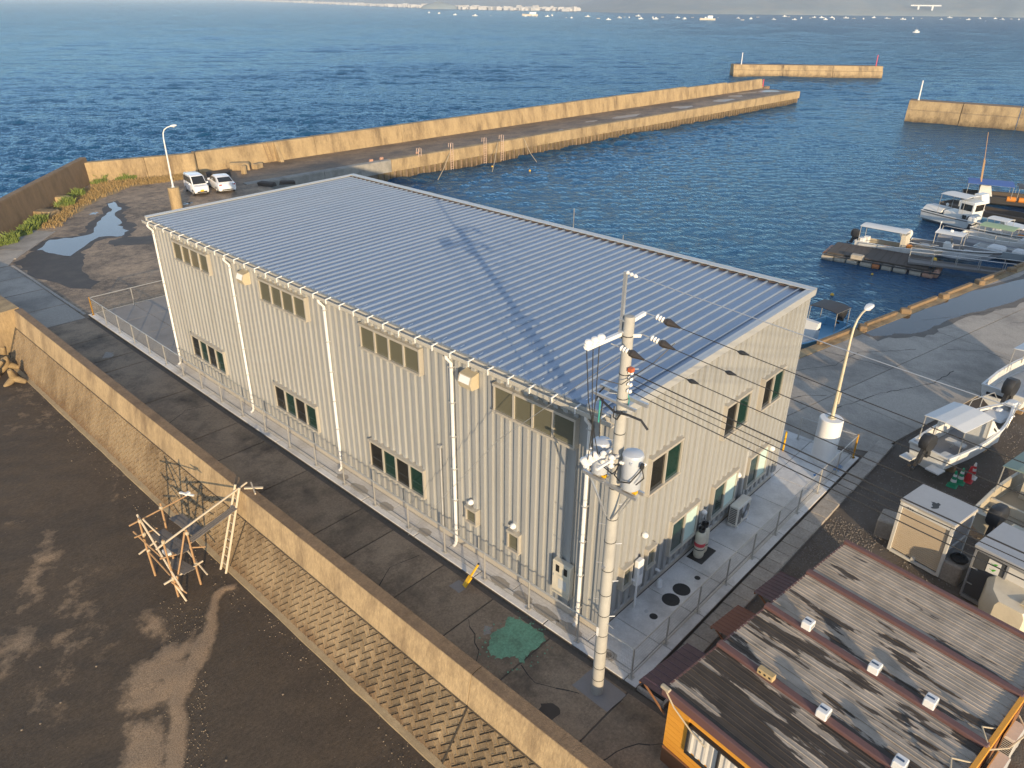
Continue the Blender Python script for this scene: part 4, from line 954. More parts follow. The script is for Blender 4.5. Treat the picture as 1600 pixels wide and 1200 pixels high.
# mast on top
q = MB(); q.bar(P3(-.17, -.03, PT-.55), P3(-.17, -.03, PT+.95), .065, .065); q.box(P3(-.1, -.02, PT-.35), (.2, .18, .04)); q.box(P3(-.1, -.02, PT-.1), (.2, .18, .04)); q.build('mast', m_steel, up)
def insul(q, p, d, n=3, r=.055, l=.2):
    d = Vector(d).normalized(); M_ = d.to_track_quat('Z', 'Y').to_matrix()
    pr = [(.015, 0)]
    for k in range(n): z = l*k/n; pr += [(r*.55, z+.005), (r, z+l/n*.45), (r, z+l/n*.6), (r*.55, z+l/n*.95)]
    pr.append((.012, l+.01)); q.lathe(pr, 10, p, M_)
# high voltage crossarm, seen left-right
q = MB(); q.bar(C3(.25, -.13, PT-.42), C3(-1.2, -.13, PT-.42), .085, .085); q.bar(C3(.02, .02, PT-.12), C3(.5, .02, PT-.06), .08, .08); q.bar(C3(.02, .1, PT-.42), C3(.3, .1, PT-.5), .07, .07); q.build('crossarm', m_white, up)
m_cover = mat('cover_brown', (.05, .042, .038), .5)
HV = [C3(-.5, .2, PT-.5), C3(.3, .38, PT-.46), C3(.5, .32, PT-.05)]
WE = []
for i, p in enumerate(HV):
    dd = (D+Vector((0, 0, -.12))).normalized()
    MB().tube([p-D*.25, p], .015, 5).build('strain_link', m_steel, up); qi = MB(); insul(qi, p, dd, 3, .065, .22); qi.build('insulator', m_porc, up, True)
    c0 = p+dd*.22; M_ = dd.to_track_quat('Z', 'Y').to_matrix()
    MB().lathe([(.035, 0), (.075, .05), (.085, .12), (.06, .22), (.035, .32), (.022, .4)], 10, c0, M_).build('strain_cover', m_cover, up)
    WE.append(c0+dd*.38)
for k in range(3):
    q = MB(); insul(q, C3(-.78-k*.2, -.13, PT-.42), (Vector((-.25, -.35, .8))), 3, .085, .24)
    q.build('pin_insulator', m_porc, up, True)
# low voltage arm, cutout arm and transformer platform
q = MB(); q.bar(P3(-.75, .14, 9.28), P3(.6, .14, 9.28), .07, .09); q.bar(P3(-.7, -.14, 9.22), P3(.5, -.14, 9.22), .05, .06); q.build('lower_crossarm', m_steel, up)
q = MB(); q.bar(P3(-.15, -1.0, 7.87), P3(-.15, .05, 7.87), .07, .09); q.bar(P3(.12, -.9, 7.87), P3(.1, .05, 7.87), .05, .06); q.build('cutout_arm', m_white, up)
q = MB()
for k in range(3): insul(q, P3(-.15, -.95+k*.17, 7.92), Bk*-.6+Vector((0, 0, .9)), 3, .085, .2)
for k in range(2): insul(q, P3(-.12+.24*k, -.38, 7.67), (0, 0, 1), 3, .08, .34)
q.build('cutout', m_porc, up, True)
q = MB()
for s in (-.14, .14): q.bar(P3(-.85, -.02+s, 7.02), P3(.75, -.02+s, 7.02), .06, .085)
q.bar(P3(-.65, -.16, 6.99), P3(-.08, -.14, 6.07), .045, .03); q.bar(P3(.55, -.16, 6.99), P3(.08, -.14, 6.07), .045, .03); q.bar(P3(.55, .12, 6.99), P3(.08, .12, 6.07), .03, .03)
q.build('platform', m_steel, up)
def transformer(p, h, r):
    tr = MB().lathe([(r*.9, 0), (r, .03), (r, h*.86), (r*1.05, h*.87), (r*1.05, h*.91), (r*.98, h*.95), (r*.5, h)], 20, p).build('transformer', m_trf, up, True)
    q = MB()
    for k in range(3): a = k*2.1+.6; insul(q, p+Vector((math.cos(a)*r*.98, math.sin(a)*r*.98, h*.72)), (math.cos(a), math.sin(a), .5), 2, .045, .12)
    q.build('bushing', m_porc, tr, True)
    q = MB()
    for k in (0, 1, 2): a = k*2.1+1.5; q.box(p+Vector((math.cos(a)*r, math.sin(a)*r, h*.3)), (.06, .06, .08)); q.box(p+Vector((math.cos(a)*r, math.sin(a)*r, h*.8)), (.06, .06, .06))
    q.build('lug', m_trf, tr)
    MB().box(p+A*-.1+Vector((0, 0, -.05)), (.1, .1, .1)).box(p+A*.14+Vector((0, 0, -.07)), (.1, .1, .08)).build('clamp', pye, tr)
transformer(P3(-.46, -.02, 7.14), .9, .215)
transformer(P3(.45, -.02, 7.14), .98, .235)
q = MB()
q.tube([P3(.14, -.1, 7.67), P3(.2, -.33, 7.50), P3(.4, -.36, 7.42), P3(.62, -.3, 7.47), P3(.78, -.1, 7.82)], .018, 5); q.tube([P3(.78, -.1, 7.84), P3(.85, -.1, 7.62), P3(.72, -.2, 7.42)], .016, 5)
q.tube([P3(.76, -.1, 7.84), P3(.78, -.1, 7.96)], .05, 7)
for k in range(3): q.tube([C3(-.82-k*.2, -.1, PT-.45), P3(-.05, -.88-k*.12, 9.6), P3(-.1, -.95+k*.17, 8.05)], .012, 5)
q.tube([P3(-.72, -.05, 9.2), P3(-.4, -.18, 9.12), P3(-.05, -.2, 9.0), P3(.3, -.18, 9.06), P3(.62, -.1, 9.02), P3(.8, -.08, 8.85)], .028, 6); q.tube([P3(-.6, .1, 9.3), P3(-.74, .1, 9.12), P3(-.78, .05, 8.9)], .02, 6)
q.tube([P3(-.6, .1, 9.1), P3(-.62, .05, 8.5), P3(-.56, 0, 8.0)], .016, 5); q.tube([P3(-.4, -.2, 7.9), P3(-.2, -.3, 7.55), P3(.1, -.28, 7.45), P3(.2, -.25, 7.6)], .016, 5)
q.tube([P3(-.1, -.14, 9.1), P3(-.06, -.2, 8.86), P3(.04, -.2, 8.84), P3(.12, -.14, 9.05)], .02, 6)
q.tube([P3(-.2, -.6, PT-1.35), P3(.16, -.3, PT-1.45), P3(.4, .5, PT-1.1), P3(.6, .9, PT-.7)], .012, 5)
q.build('cable', m_black, up)
q = MB(); q.tube([P3(.12, .05, 9.05), P3(.15, .05, 9.3), P3(.1, .03, 9.45)], .012, 5); q.build('green_wire', mat('green_insulation', (.05, .35, .3), .5), up); MB().tube([P3(-.62, 0, 9.0), P3(-.64, .02, 8.4)], .02, 5).build('green_wire', bpy.data.materials['green_insulation'], up)
q = MB()
for z, c in ((10.0, 0), (9.86, 1), (9.71, 1), (9.55, 1)):
    insul(q, P3(.13, -.04, z), A+Vector((0, 0, .05)), 2, .05, .12)
q.build('spool', m_porc, up, True)
MB().box(P3(.2, -.05, 10.08), (.12, .1, .09)).build('spool_cap', mat('spool_red', (.55, .13, .05), .5), up)
MB().bar(P3(-.03, -.162, 2.2), P3(-.03, -.162, 2.5), .07, .012).build('number_plate', m_white, up)
q = MB(); q.box(P3(.0, -.16, 4.55), (.1, .1, .06)); q.bar(P3(.1, 0, 2.65), P3(.35, 0, 2.62), .02); q.build('bracket', m_steel, up)
# wires to the next pole, far off to the right
UP = Vector((-1.62, -1.25, -.12))
def wire(p0, p1, sag, r, m, label, cat='power line', name='power_line', group=None, cover=None):
    p0, p1 = Vector(p0), Vector(p1); n = 26
    pts = [p0.lerp(p1, k/n)-Vector((0, 0, sag*4*(k/n)*(1-k/n))) for k in range(n+1)]
    o = tag(MB().tube(pts, r, 5).build(name, m, None), label, cat, group)
    if cover is not None:
        k = cover/(p1-p0).length; c = p0.lerp(p1, k)-Vector((0, 0, sag*4*k*(1-k))); dd = (p1-p0).normalized()
        MB().lathe([(.012, -.08), (.045, -.01), (.048, .03), (.014, .17)], 8, c, dd.to_track_quat('Z', 'Y').to_matrix()).build('sleeve', m_black, o)
    return o

m_cable = mat('cable_black', (.03, .028, .026), .6)

DW = Vector((-.05, -1, 0)).normalized()
for i, p in enumerate(WE):
    a = UP+p
    wire(a, a+DW*40+Vector((0, 0, .35)), .62, .009, m_cable, ('black high voltage line starting lowest, left of the pole top', 'black high voltage line starting just right of the pole top', 'black high voltage line starting highest on the pole')[i], group='overhead lines leaving the pole', cover=1.15+.15*i)
for i, (z, c) in enumerate(((10.0, .16), (9.86, .16), (9.71, .16), (9.55, .16))):
    a = UP+P3(.22, -.02, z)
    wire(a, a+DW*40+Vector((0, 0, .2)), .6, (.014, .009, .009, .011)[i], m_cable, ('topmost of the four low voltage lines below the pole top', 'second of the four low voltage lines below the pole top', 'third of the four low voltage lines below the pole top', 'lowest of the four low voltage lines below the pole top')[i], group='overhead lines leaving the pole')
a = UP+P3(-.17, -.03, PT+.93)
wire(a, a+DW*40+Vector((0, 0, .5)), .62, .009, m_steel, 'thin pale ground wire from the mast on the pole top', group='overhead lines leaving the pole')
q = MB(); insul(q, a, DW+Vector((0, 0, -.1)), 3, .045, .3)
q.build('ground_insulator', m_porc, up, True, loc=-UP)
# guy wire down to the ground by the fence
tag(MB().tube([UP+P3(-.1, -.1, 10.3), (-1.62+0.6, 3.2, 5.9), (-.95, 6.9, 1.1), (-.95, 7.7, .0)], .009, 5).build('guy_wire', m_steel), 'thin pale guy wire slanting from the pole across the wall', 'guy wire')
# ------------------------------------------------------------------ street lamps on concrete drums
m_lampw = mat('lamp_white', (.82, .82, .80), .35); m_lampp = mat('lamp_pole', (.62, .55, .40), .55, .2, (.52, .45, .32), 3)
def lamp(label, loc, rz, H, drumh, drumr, mdrum, mpole):
    t_ = thing('street_lamp', label, 'street lamp', loc, rz)
    MB().lathe([(drumr, 0), (drumr, drumh-.03), (drumr-.03, drumh), (drumr*.3, drumh+.005)], 26).build('drum', mdrum, t_, True)
    h = H
    pts = [(0, 0, drumh), (0, 0, drumh+.9), (0, 0, h-.9), (.05, 0, h-.45), (.2, 0, h-.15), (.5, 0, h+.05), (.8, 0, h+.12)]
    MB().tube(pts, [.085, .075, .05, .045, .042, .04, .038], 9).build('pole', mpole, t_, True)
    q = MB(); q.lathe([(.16, drumh), (.16, drumh+.03), (.09, drumh+.05)], 10); q.box((.02, -.09, drumh+.95), (.1, .07, .5)); q.build('base_box', mpole, t_)
    q = MB(); q.loft([[(x, y*w, h+.13+z*k+(x-.75)*.12) for y, z in ((-1, 0), (-.8, .8), (0, 1), (.8, .8), (1, 0), (.7, -.6), (0, -.8), (-.7, -.6))] for x, w, k in ((.72, .05, .04), (.8, .1, .08), (1.0, .15, .11), (1.2, .13, .09), (1.3, .05, .04))])
    hd = q.build('lamp_head', m_lampw, t_, True)
    MB().lathe([(.03, -.1), (.09, -.09), (.11, -.06)], 10, (1.02, 0, h+.13)).build('lamp_glass', glassy('lamp_glass', (.6, .6, .58), .1) if 'lamp_glass' not in bpy.data.materials else bpy.data.materials['lamp_glass'], hd)
lamp('street lamp rising from a tall white drum at the apron corner', (14.25, -.95, 0), R(-5), 6.4, 2.0, .47, m_white, m_lampp)
lamp('street lamp on a tan concrete drum near the parked cars', (14.35, 58.35, -.12), R(-42), 7.1, 2.05, .5, m_conc, m_lampw)

# ------------------------------------------------------------------ parked cars
m_car = mat('car_white', (.80, .81, .83), .25, 0, (.78, .79, .81), 2, coat=.6)
m_tyre = mat('tyre', (.02, .02, .02), .8); m_rim = mat('rim', (.5, .5, .52), .3, .7)
m_lightr = mat('tail_light', (.6, .03, .05), .2); m_lightw = mat('head_light', (.75, .75, .72), .15)
def car(name, label, loc, rz, L_, Wd, prof, glass_idx, kind):
    """prof: list of (x, z_sill, z_top, half width at belt, half width at top)"""
    t_ = thing(name, label, 'car', loc, rz)
    w = Wd/2; q = MB()
    low = [(-L_/2, .42, .8), (-L_/2+.06, .26, .95), (-L_/2+.5, .22, 1), (0, .2, 1), (L_/2-.6, .22, 1), (L_/2-.12, .26, .92), (L_/2, .4, .74)]
    belt = prof['belt']
    rings = []
    for (x, z0, k) in low:
        zb_ = belt(x/L_+.5)
        rings.append([(x, -w*k*.93, z0), (x, -w*k, z0+.2), (x, -w*k, zb_-.12), (x, -w*k*.93, zb_), (x, w*k*.93, zb_), (x, w*k, zb_-.12), (x, w*k, z0+.2), (x, w*k*.93, z0)])
    q.loft(rings); body = q.build('body', m_car, t_, True)
    g = prof['green']; q = MB(); rings = []
    for x, z, k in g: zb_ = belt(x/L_+.5); rings.append([(x, -w*.9, zb_-.04), (x, -w*k*.98, max(zb_, z-.07)), (x, -w*k*.85, max(zb_+.005, z)), (x, w*k*.85, max(zb_+.005, z)), (x, w*k*.98, max(zb_, z-.07)), (x, w*.9, zb_-.04)])
    q.loft(rings); q.build('roof', m_car, body, True)
    # glazing: windscreen, rear screen and side windows set a little proud of the shell
    for nm, (xa, za, xb, zb_, ka, kb) in prof['screens'].items():
        q = MB(); e = .012 if xa > xb else -.012
        q.add([(xa+e, -w*ka, za+.012), (xa+e, w*ka, za+.012), (xb+e, w*kb, zb_+.012), (xb+e, -w*kb, zb_+.012)], [(0, 1, 2, 3)]); q.build(nm, m_glass_d, t_)
    for poly in prof['side']:
        for s in (-1, 1):
            MB().add([(x, s*(w*kk+.014), z) for x, z, kk in poly], [tuple(range(len(poly)))]).build('side_window', mat('car_side_glass', (.05, .08, .11), .05, spec=.9) if 'car_side_glass' not in bpy.data.materials else bpy.data.materials['car_side_glass'], t_)
    for x in (-L_/2+prof['wh'][0], L_/2-prof['wh'][1]):
        for s in (-1, 1):
            wh = MB().lathe([(.2, -.09), (.29, -.08), (.3, 0), (.29, .08), (.2, .09)], 18, (x, s*(w-.08), .3), Matrix.Rotation(PI/2, 3, 'X')).build('wheel', m_tyre, t_, True)
            MB().lathe([(.05, .095*s), (.19, .1*s), (.2, .07*s)], 12, (x, s*(w-.08), .3), Matrix.Rotation(-PI/2, 3, 'X')).build('rim', m_rim, wh)
    for s in (-1, 1):
        MB().box((L_/2-.09, s*w*.66, prof['hl']), (.12, .3, .14)).build('headlight', m_lightw, t_)
        MB().box((-L_/2+.05, s*w*.72, prof['tl']), (.1, .26, .16)).build('tail_light', m_lightr, t_)
        MB().rbox((prof['mir'], s*(w+.1), belt(.7)+.05), (.1, .18, .13), .02).build('wing_mirror', m_car, t_)
    MB().box((L_/2-.02, 0, .38), (.09, Wd*.62, .13)).build('lower_grille', m_black, t_); MB().box((L_/2-.06, 0, prof['hl']-.02), (.1, Wd*.4, .05)).build('grille', m_black, t_)
    MB().box((L_/2+.025, 0, .5), (.02, .33, .165)).build('number_plate', pye if kind == 'van' else m_white, t_)
    MB().box((-L_/2+.005, 0, .36), (.06, Wd*.6, .1)).build('rear_bumper', m_black, t_)
    return t_
van_p = dict(belt=lambda u: 1.02-.14*max(0, u-.82)/.18, green=[(-1.66, 1.1, .9), (-1.6, 1.72, .86), (-1.45, 1.80, .86), (.3, 1.80, .86), (.62, 1.74, .86), (1.18, 1.05, .92)],
             screens={'windscreen': (1.2, 1.03, .66, 1.68, .82, .74), 'rear_screen': (-1.68, 1.08, -1.62, 1.66, .78, .72)},
             side=[[(-1.5, 1.1, .93), (-.55, 1.1, .93), (-.55, 1.62, .9), (-1.45, 1.62, .9)], [(-.48, 1.1, .93), (.25, 1.1, .93), (.25, 1.62, .9), (-.48, 1.62, .9)], [(.32, 1.1, .93), (1.0, 1.1, .93), (.55, 1.62, .9), (.32, 1.62, .9)]], wh=(.62, .58), hl=.8, tl=.95, mir=.85)
car('kei_van', 'white boxy minivan with a yellow plate parked by the pier', (18.85, 63.65, -.12), R(-99), 3.4, 1.48, van_p, 0, 'van')
sed_p = dict(belt=lambda u: .95-.13*max(0, u-.7)/.3-.0*max(0, .15-u), green=[(-1.85, .97, .86), (-1.2, 1.3, .8), (-.7, 1.47, .78), (.1, 1.49, .78), (.5, 1.4, .8), (1.2, .93, .9)],
             screens={'windscreen': (1.15, .97, .5, 1.38, .8, .7), 'rear_screen': (-1.78, 1.03, -1.05, 1.35, .76, .68)},
             side=[[(-1.35, 1.0, .92), (-.45, 1.0, .92), (-.45, 1.36, .86), (-.85, 1.34, .86)], [(-.38, 1.0, .92), (.9, .98, .92), (.4, 1.34, .86), (-.38, 1.37, .86)]], wh=(.85, .8), hl=.68, tl=.83, mir=.7)
car('hatchback', 'white hatchback seen from behind, parked beside the minivan', (21.3, 63.4, -.12), R(78), 4.35, 1.75, sed_p, 0, 'car')

# ------------------------------------------------------------------ fishermen's hut
HA = R(-6.9)
hut = thing('hut', 'orange walled hut with four weathered shingle roof bays and maroon caps', 'hut', (-2.2, -3.7, -.12), HA)
m_orange = mat('orange_wall', (.72, .33, .04), .65, 0, (.62, .27, .03), 2.5, .6, (1, 1, 3), .2, 30)
m_brownw = mat('brown_wall_board', (.30, .14, .06), .7, 0, (.2, .09, .04), 4, .5, (1, 1, 4))
m_maroon = mat('maroon_cap', (.17, .085, .075), .65, 0, (.12, .06, .055), 2, grime=.3, gscale=2)
m_shing = bpy.data.materials.new('roof_shingle'); m_shing.use_nodes = True
t = m_shing.node_tree; N = t.nodes; L = t.links; b = N['Principled BSDF']
tc = N.new('ShaderNodeNewGeometry'); mp_ = N.new('ShaderNodeMapping'); mp_.vector_type = 'TEXTURE'; mp_.inputs['Rotation'].default_value = (0, 0, HA); L.new(tc.outputs['Position'], mp_.inputs[0])
ms = N.new('ShaderNodeMapping'); ms.inputs['Scale'].default_value = (3.0, .5, 1); L.new(mp_.outputs[0], ms.inputs[0])
nz = N.new('ShaderNodeTexNoise'); nz.inputs['Scale'].default_value = 1.0; nz.inputs['Detail'].default_value = 7; nz.inputs['Roughness'].default_value = .56; L.new(ms.outputs[0], nz.inputs['Vector'])
sx = N.new('ShaderNodeSeparateXYZ'); L.new(mp_.outputs[0], sx.inputs[0])
mrx = N.new('ShaderNodeMapRange'); L.new(sx.outputs[0], mrx.inputs[0]); mrx.inputs[1].default_value = -2; mrx.inputs[2].default_value = 6; mrx.inputs[3].default_value = -.075; mrx.inputs[4].default_value = .14
ad = N.new('ShaderNodeMath'); ad.operation = 'ADD'; L.new(nz.outputs['Fac'], ad.inputs[0]); L.new(mrx.outputs[0], ad.inputs[1])
rp = N.new('ShaderNodeValToRGB'); rp.color_ramp.elements[0].position = .495; rp.color_ramp.elements[1].position = .515
rp.color_ramp.elements[0].color = (.075, .06, .048, 1); rp.color_ramp.elements[1].color = (.40, .345, .285, 1); L.new(ad.outputs[0], rp.inputs[0])
n2 = N.new('ShaderNodeTexNoise'); n2.inputs['Scale'].default_value = 2.2; n2.inputs['Detail'].default_value = 8; L.new(mp_.outputs[0], n2.inputs['Vector'])
mx = N.new('ShaderNodeMixRGB'); mx.blend_type = 'MULTIPLY'; mx.inputs[0].default_value = .55; L.new(rp.outputs[0], mx.inputs[1])
r3 = N.new('ShaderNodeValToRGB'); r3.color_ramp.elements[0].position = .3; r3.color_ramp.elements[0].color = (.5, .48, .45, 1); r3.color_ramp.elements[1].position = .7; r3.color_ramp.elements[1].color = (1.25, 1.2, 1.15, 1); L.new(n2.outputs['Fac'], r3.inputs[0]); L.new(r3.outputs[0], mx.inputs[2])
L.new(mx.outputs[0], b.inputs['Base Color'])
rr_ = N.new('ShaderNodeMapRange'); L.new(ad.outputs[0], rr_.inputs[0]); rr_.inputs[1].default_value = .49; rr_.inputs[2].default_value = .52; rr_.inputs[3].default_value = .6; rr_.inputs[4].default_value = .9; b.inputs['Specular IOR Level'].default_value = .3; L.new(rr_.outputs[0], b.inputs['Roughness'])
vary(m_shing, .1); vary(m_orange, .07)
HW, HD, HH = 8.45, 5.35, 2.5
q = MB(); q.prism([(.04, -.04), (HW-.04, -.04), (HW-.04, -HD+.04), (.04, -HD+.04)], .55, HH-.06); q.build('wall', m_orange, hut)
q = MB(); q.prism([(.0, .0), (HW, .0), (HW, -HD), (.0, -HD)], 0, .55); q.build('lower_wall', m_brownw, hut)
# horizontal weatherboards on the visible front
for k in range(11):
    z = .6+k*.165
    if z < 1.0 or z > 1.95: segs = [(0.0, -HD)]
    else: segs = [(0, -.62), (-2.42, -HD)]
    for a, c in segs:
        MB().box((.03, (a+c)/2, z+.08), (.03, abs(c-a)-.01, .158)).build('board', m_orange, hut)
wn = MB(); y0, y1, z0, z1 = -.65, -2.4, 1.0, 1.98
for a, c, e, f in ((y0, y1, z0, z0+.06), (y0, y1, z1-.06, z1), (y0, y0-.06, z0, z1), (y1+.06, y1, z0, z1), (-1.5, -1.56, z0+.06, z1-.06)): wn.box((-.0, (a+c)/2, (e+f)/2), (.1, abs(a-c), f-e))
w_ = wn.build('window', m_black, hut)
q = MB(); n = 28
vs = [(.012-.012*math.sin(k*1.9), y0-.06+(y1-y0+.12)*k/n, z) for z in (z0+.06, z1-.06) for k in range(n+1)]
q.add(vs, [(k, k+1, n+2+k, n+1+k) for k in range(n)]); q.build('curtain', mat('curtain', (.66, .62, .56), .8, 0, (.5, .47, .42), 3), w_)
# roof: four bays, each of seven ribbed panels
bw = HW/4; cw = .26; pn = 7
pw = (bw-.04)/pn
q = MB(); q.add([(-.06, -.02, HH-.06), (HW+.06, -.02, HH-.06), (HW+.06, -HD-.1, HH-.06), (-.06, -HD-.1, HH-.06)], [(3, 2, 1, 0)]); q.build('roof_deck', m_maroon, hut)
for k_ in range(4):
    rise = .03
    q = MB(); prof = [(0, 0), (.008, .02), (.03, .02), (.042, .003), (pw*.5-.02, .003), (pw*.5-.012, .014), (pw*.5+.012, .014), (pw*.5+.02, .003), (pw-.01, .003), (pw, 0)]
    ylist = [.14-(HD+.24)*j/12 for j in range(13)]
    rings = []
    for j in range(12):
        for e, zz in ((ylist[j], .0), (ylist[j+1]+.004, .0025 if k_ == 3 else .0)):
            rings.append([(x, e, z+zz) for x, z in prof])
    q.loft(rings, False, False); me = q.mesh('roof_panel', m_shing)
    for j in range(pn):
        inst('roof_panel', me, hut, (k_*bw+.02+j*pw, 0, HH+rnd(-.004, .004)))
for k_ in range(5):
    x = k_*bw
    if k_ == 0: q = MB().rbox((-.05, -HD/2, HH-.06), (.12, HD+.34, .26), .015); q.build('fascia', m_maroon, hut)
    else: MB().rbox((x, -HD/2+.02, HH+.045), (.2 if k_ < 4 else .16, HD+.3, .11), .02).build('ridge_cap', m_maroon, hut)
q = MB(); q.bar((-.05, -HD-.12, HH-.03), (HW+.05, -HD-.12, HH-.03), .1, .2); q.build('end_fascia', m_orange, hut)
MB().bar((-.05, .13, HH-.05), (HW+.05, .13, HH-.05), .05, .12).build('end_fascia', m_maroon, hut)
def hl(x, y, z=0): c, s = math.cos(HA), math.sin(HA); return Vector((-2.2+x*c-y*s, -3.7+x*s+y*c, -.12+z))
# small maroon lean-to sheets on the side facing the warehouse
for i, (x0, x1, z) in enumerate(((.1, 2.05, 1.95), (3.05, 4.35, 1.9), (5.1, 6.5, 1.95))):
    t_ = thing('lean_to', ('dark maroon sheet roof nearest the utility pole, beside the hut', 'brown sheet roof in the middle beside the hut', 'maroon ribbed sheet roof farthest from the utility pole, beside the hut')[i], 'lean-to', hl(x0, .16), HA)
    q = MB(); n = 9
    for k in range(n): w_s = (x1-x0)/n; q.add([(k*w_s, .02, z+.04), (k*w_s+w_s*.8, .02, z+.04), (k*w_s+w_s*.8, .86, z-.08), (k*w_s, .86, z-.08), (k*w_s+w_s*.9, .02, z+.06), (k*w_s+w_s*.9, .86, z-.06), (k*w_s+w_s, .02, z+.04), (k*w_s+w_s, .86, z-.08)], [(0, 1, 2, 3), (1, 4, 5, 2), (4, 6, 7, 5)])
    q.build('sheet', (mat('maroon_sheet', (.115, .055, .065), .45, 0, (.055, .028, .035), 1.4, .3), mat('brown_sheet', (.2, .07, .04), .5), bpy.data.materials.get('maroon_sheet'))[i], t_)
    q = MB()
    for x in (.05, x1-x0-.05): q.bar((x, .0, z-.55), (x, .7, z-.1), .04)
    q.bar((0, .82, z-.11), (x1-x0, .82, z-.11), .04, .05); q.build('support', m_brownw, t_)
tag(MB().rbox((0, 0, .35), (.5, .4, .7), .03).build('crate', mat('blue_crate', (.04, .08, .3), .5), None, False, hl(4.75, .45), HA), 'dark blue crate half hidden beside the hut wall', 'crate')
# white vent boxes and a tan block on the ridge caps
for i, (px_x, px_y, l) in enumerate(((1262, 978, 'white vent box on the second ridge cap, nearest the sheet roofs'), (1366, 1046, 'white vent box in the middle of the second ridge cap'), (1453, 1099, 'white vent box on the second ridge cap, nearest the hut lamp'), (1286, 1116, 'white vent box alone on the ridge cap nearest the orange wall'), (1405, 1196, 'white vent box cut by the bottom edge of the photo'))):
    p = at(px_x, px_y, 2.5)
    t_ = thing('vent_box', l, 'vent', (p.x, p.y, HH-.12+.1), HA+.06, 'vent boxes on the hut roof')
    MB().rbox((0, 0, .1), (.3, .26, .2), .02).build('casing', m_white, t_); MB().box((0, .02, .205), (.05, .17, .012)).build('slot', mat('slot_blue', (.05, .09, .16), .4) if i == 0 else bpy.data.materials['slot_blue'], t_)
    MB().box((-.02, -.135, .1), (.2, .012, .1)).build('flap', m_trim, t_)
p = at(1197, 1055, 2.5)
t_ = thing('hollow_block', 'tan hollow block with three holes lying on the ridge cap', 'block', (p.x, p.y, HH-.12+.1), HA-PI/2+.03)
MB().rbox((0, 0, .08), (.42, .17, .16), .01).build('block_body', mat('tan_block', (.55, .40, .2), .85, bump=.5), t_)
for k in (-.13, 0, .13): MB().lathe([(.035, 0), (.03, .004)], 10, (k, -.086, .08), Matrix.Rotation(PI/2, 3, 'X')).build('hole', m_black, t_)
# wiring, lamp shade and orange end board at the far end of the roof
for i, pts in enumerate((((1.2, -5.2, 2.62), (1.6, -5.5, 2.8), (2.0, -5.42, 2.55), (2.6, -5.5, 2.4), (2.9, -5.3, 2.6)), ((2.6, -5.3, 2.65), (3.1, -5.1, 2.75), (3.6, -5.45, 2.5), (4.2, -5.5, 2.55), (4.5, -5.2, 2.7), (4.9, -5.4, 2.5)), ((4.3, -5.5, 2.4), (4.9, -5.75, 2.2), (5.5, -5.9, 2.35), (5.7, -5.6, 2.5)))):
    tag(MB().tube([hl(*p_) for p_ in pts], .022, 6).build('loose_cable', m_rope), ('tangled pale cable on the roof end nearest the bottom edge', 'tangled pale cable hanging over the orange roof end by the lamp bowl', 'pale cable looping past the orange roof end')[i], 'cable')
p = hl(3.25, -5.62, 2.35)
t_ = thing('lamp_bowl', 'yellowish flared lamp bowl on the roof end of the hut', 'lamp', p, HA)
MB().lathe([(.05, .16), (.1, .12), (.19, -.05), (.24, -.2), (.225, -.2), (.17, -.05), (.05, .1)], 14, (0, 0, 0), Matrix.Rotation(.7, 3, 'X')).build('shade', mat('lamp_shade', (.75, .6, .3), .6), t_, True); MB().bar((0, .25, .05), (0, 0, .1), .03).build('bracket', m_steel, t_)
tag(MB().tube([hl(-.12, .05, HH+.05), hl(-.13, -.25, 2.25), hl(-.10, -.8, 1.9), hl(-.08, -1.2, 1.75)], .02, 6).build('pale_cord', m_rope), 'pale cord hanging down the orange wall to the window', 'cord')
q = thing('cord_fixture', 'small pale fixture tied to the roof corner above the orange wall', 'fixture', hl(-.08, .08, HH+.08), HA)
MB().rbox((0, 0, 0), (.12, .26, .07), .02).build('fixture_body', m_rope, q)
for i, y in enumerate((0, 1)):
    p = at((1566, 1540)[i], (1165, 1215)[i], -.1)
    t_ = thing('condenser_unit', ('grey condenser unit beside the hut end, nearer the lamp bowl', 'grey condenser unit beside the hut end, cut by the bottom edge')[i], 'air conditioner', (p.x+.05, p.y-.12, -.15), HA+PI/2, 'condenser units beside the hut')
    MB().rbox((0, 0, .38), (.3, .75, .6), .03).build('casing', mat('ac_grey', (.52, .51, .49), .5) if i == 0 else bpy.data.materials['ac_grey'], t_)
    q = MB()
    for k in range(8): q.box((.152, 0, .16+k*.06), (.01, .6, .03))
    for k in range(8): q.box((0, .377, .16+k*.06), (.24, .01, .03))
    q.build('grille', m_black, t_); q = MB(); q.box((0, -.25, .04), (.3, .06, .08)); q.box((0, .25, .04), (.3, .06, .08)); q.build('foot', m_white, t_)

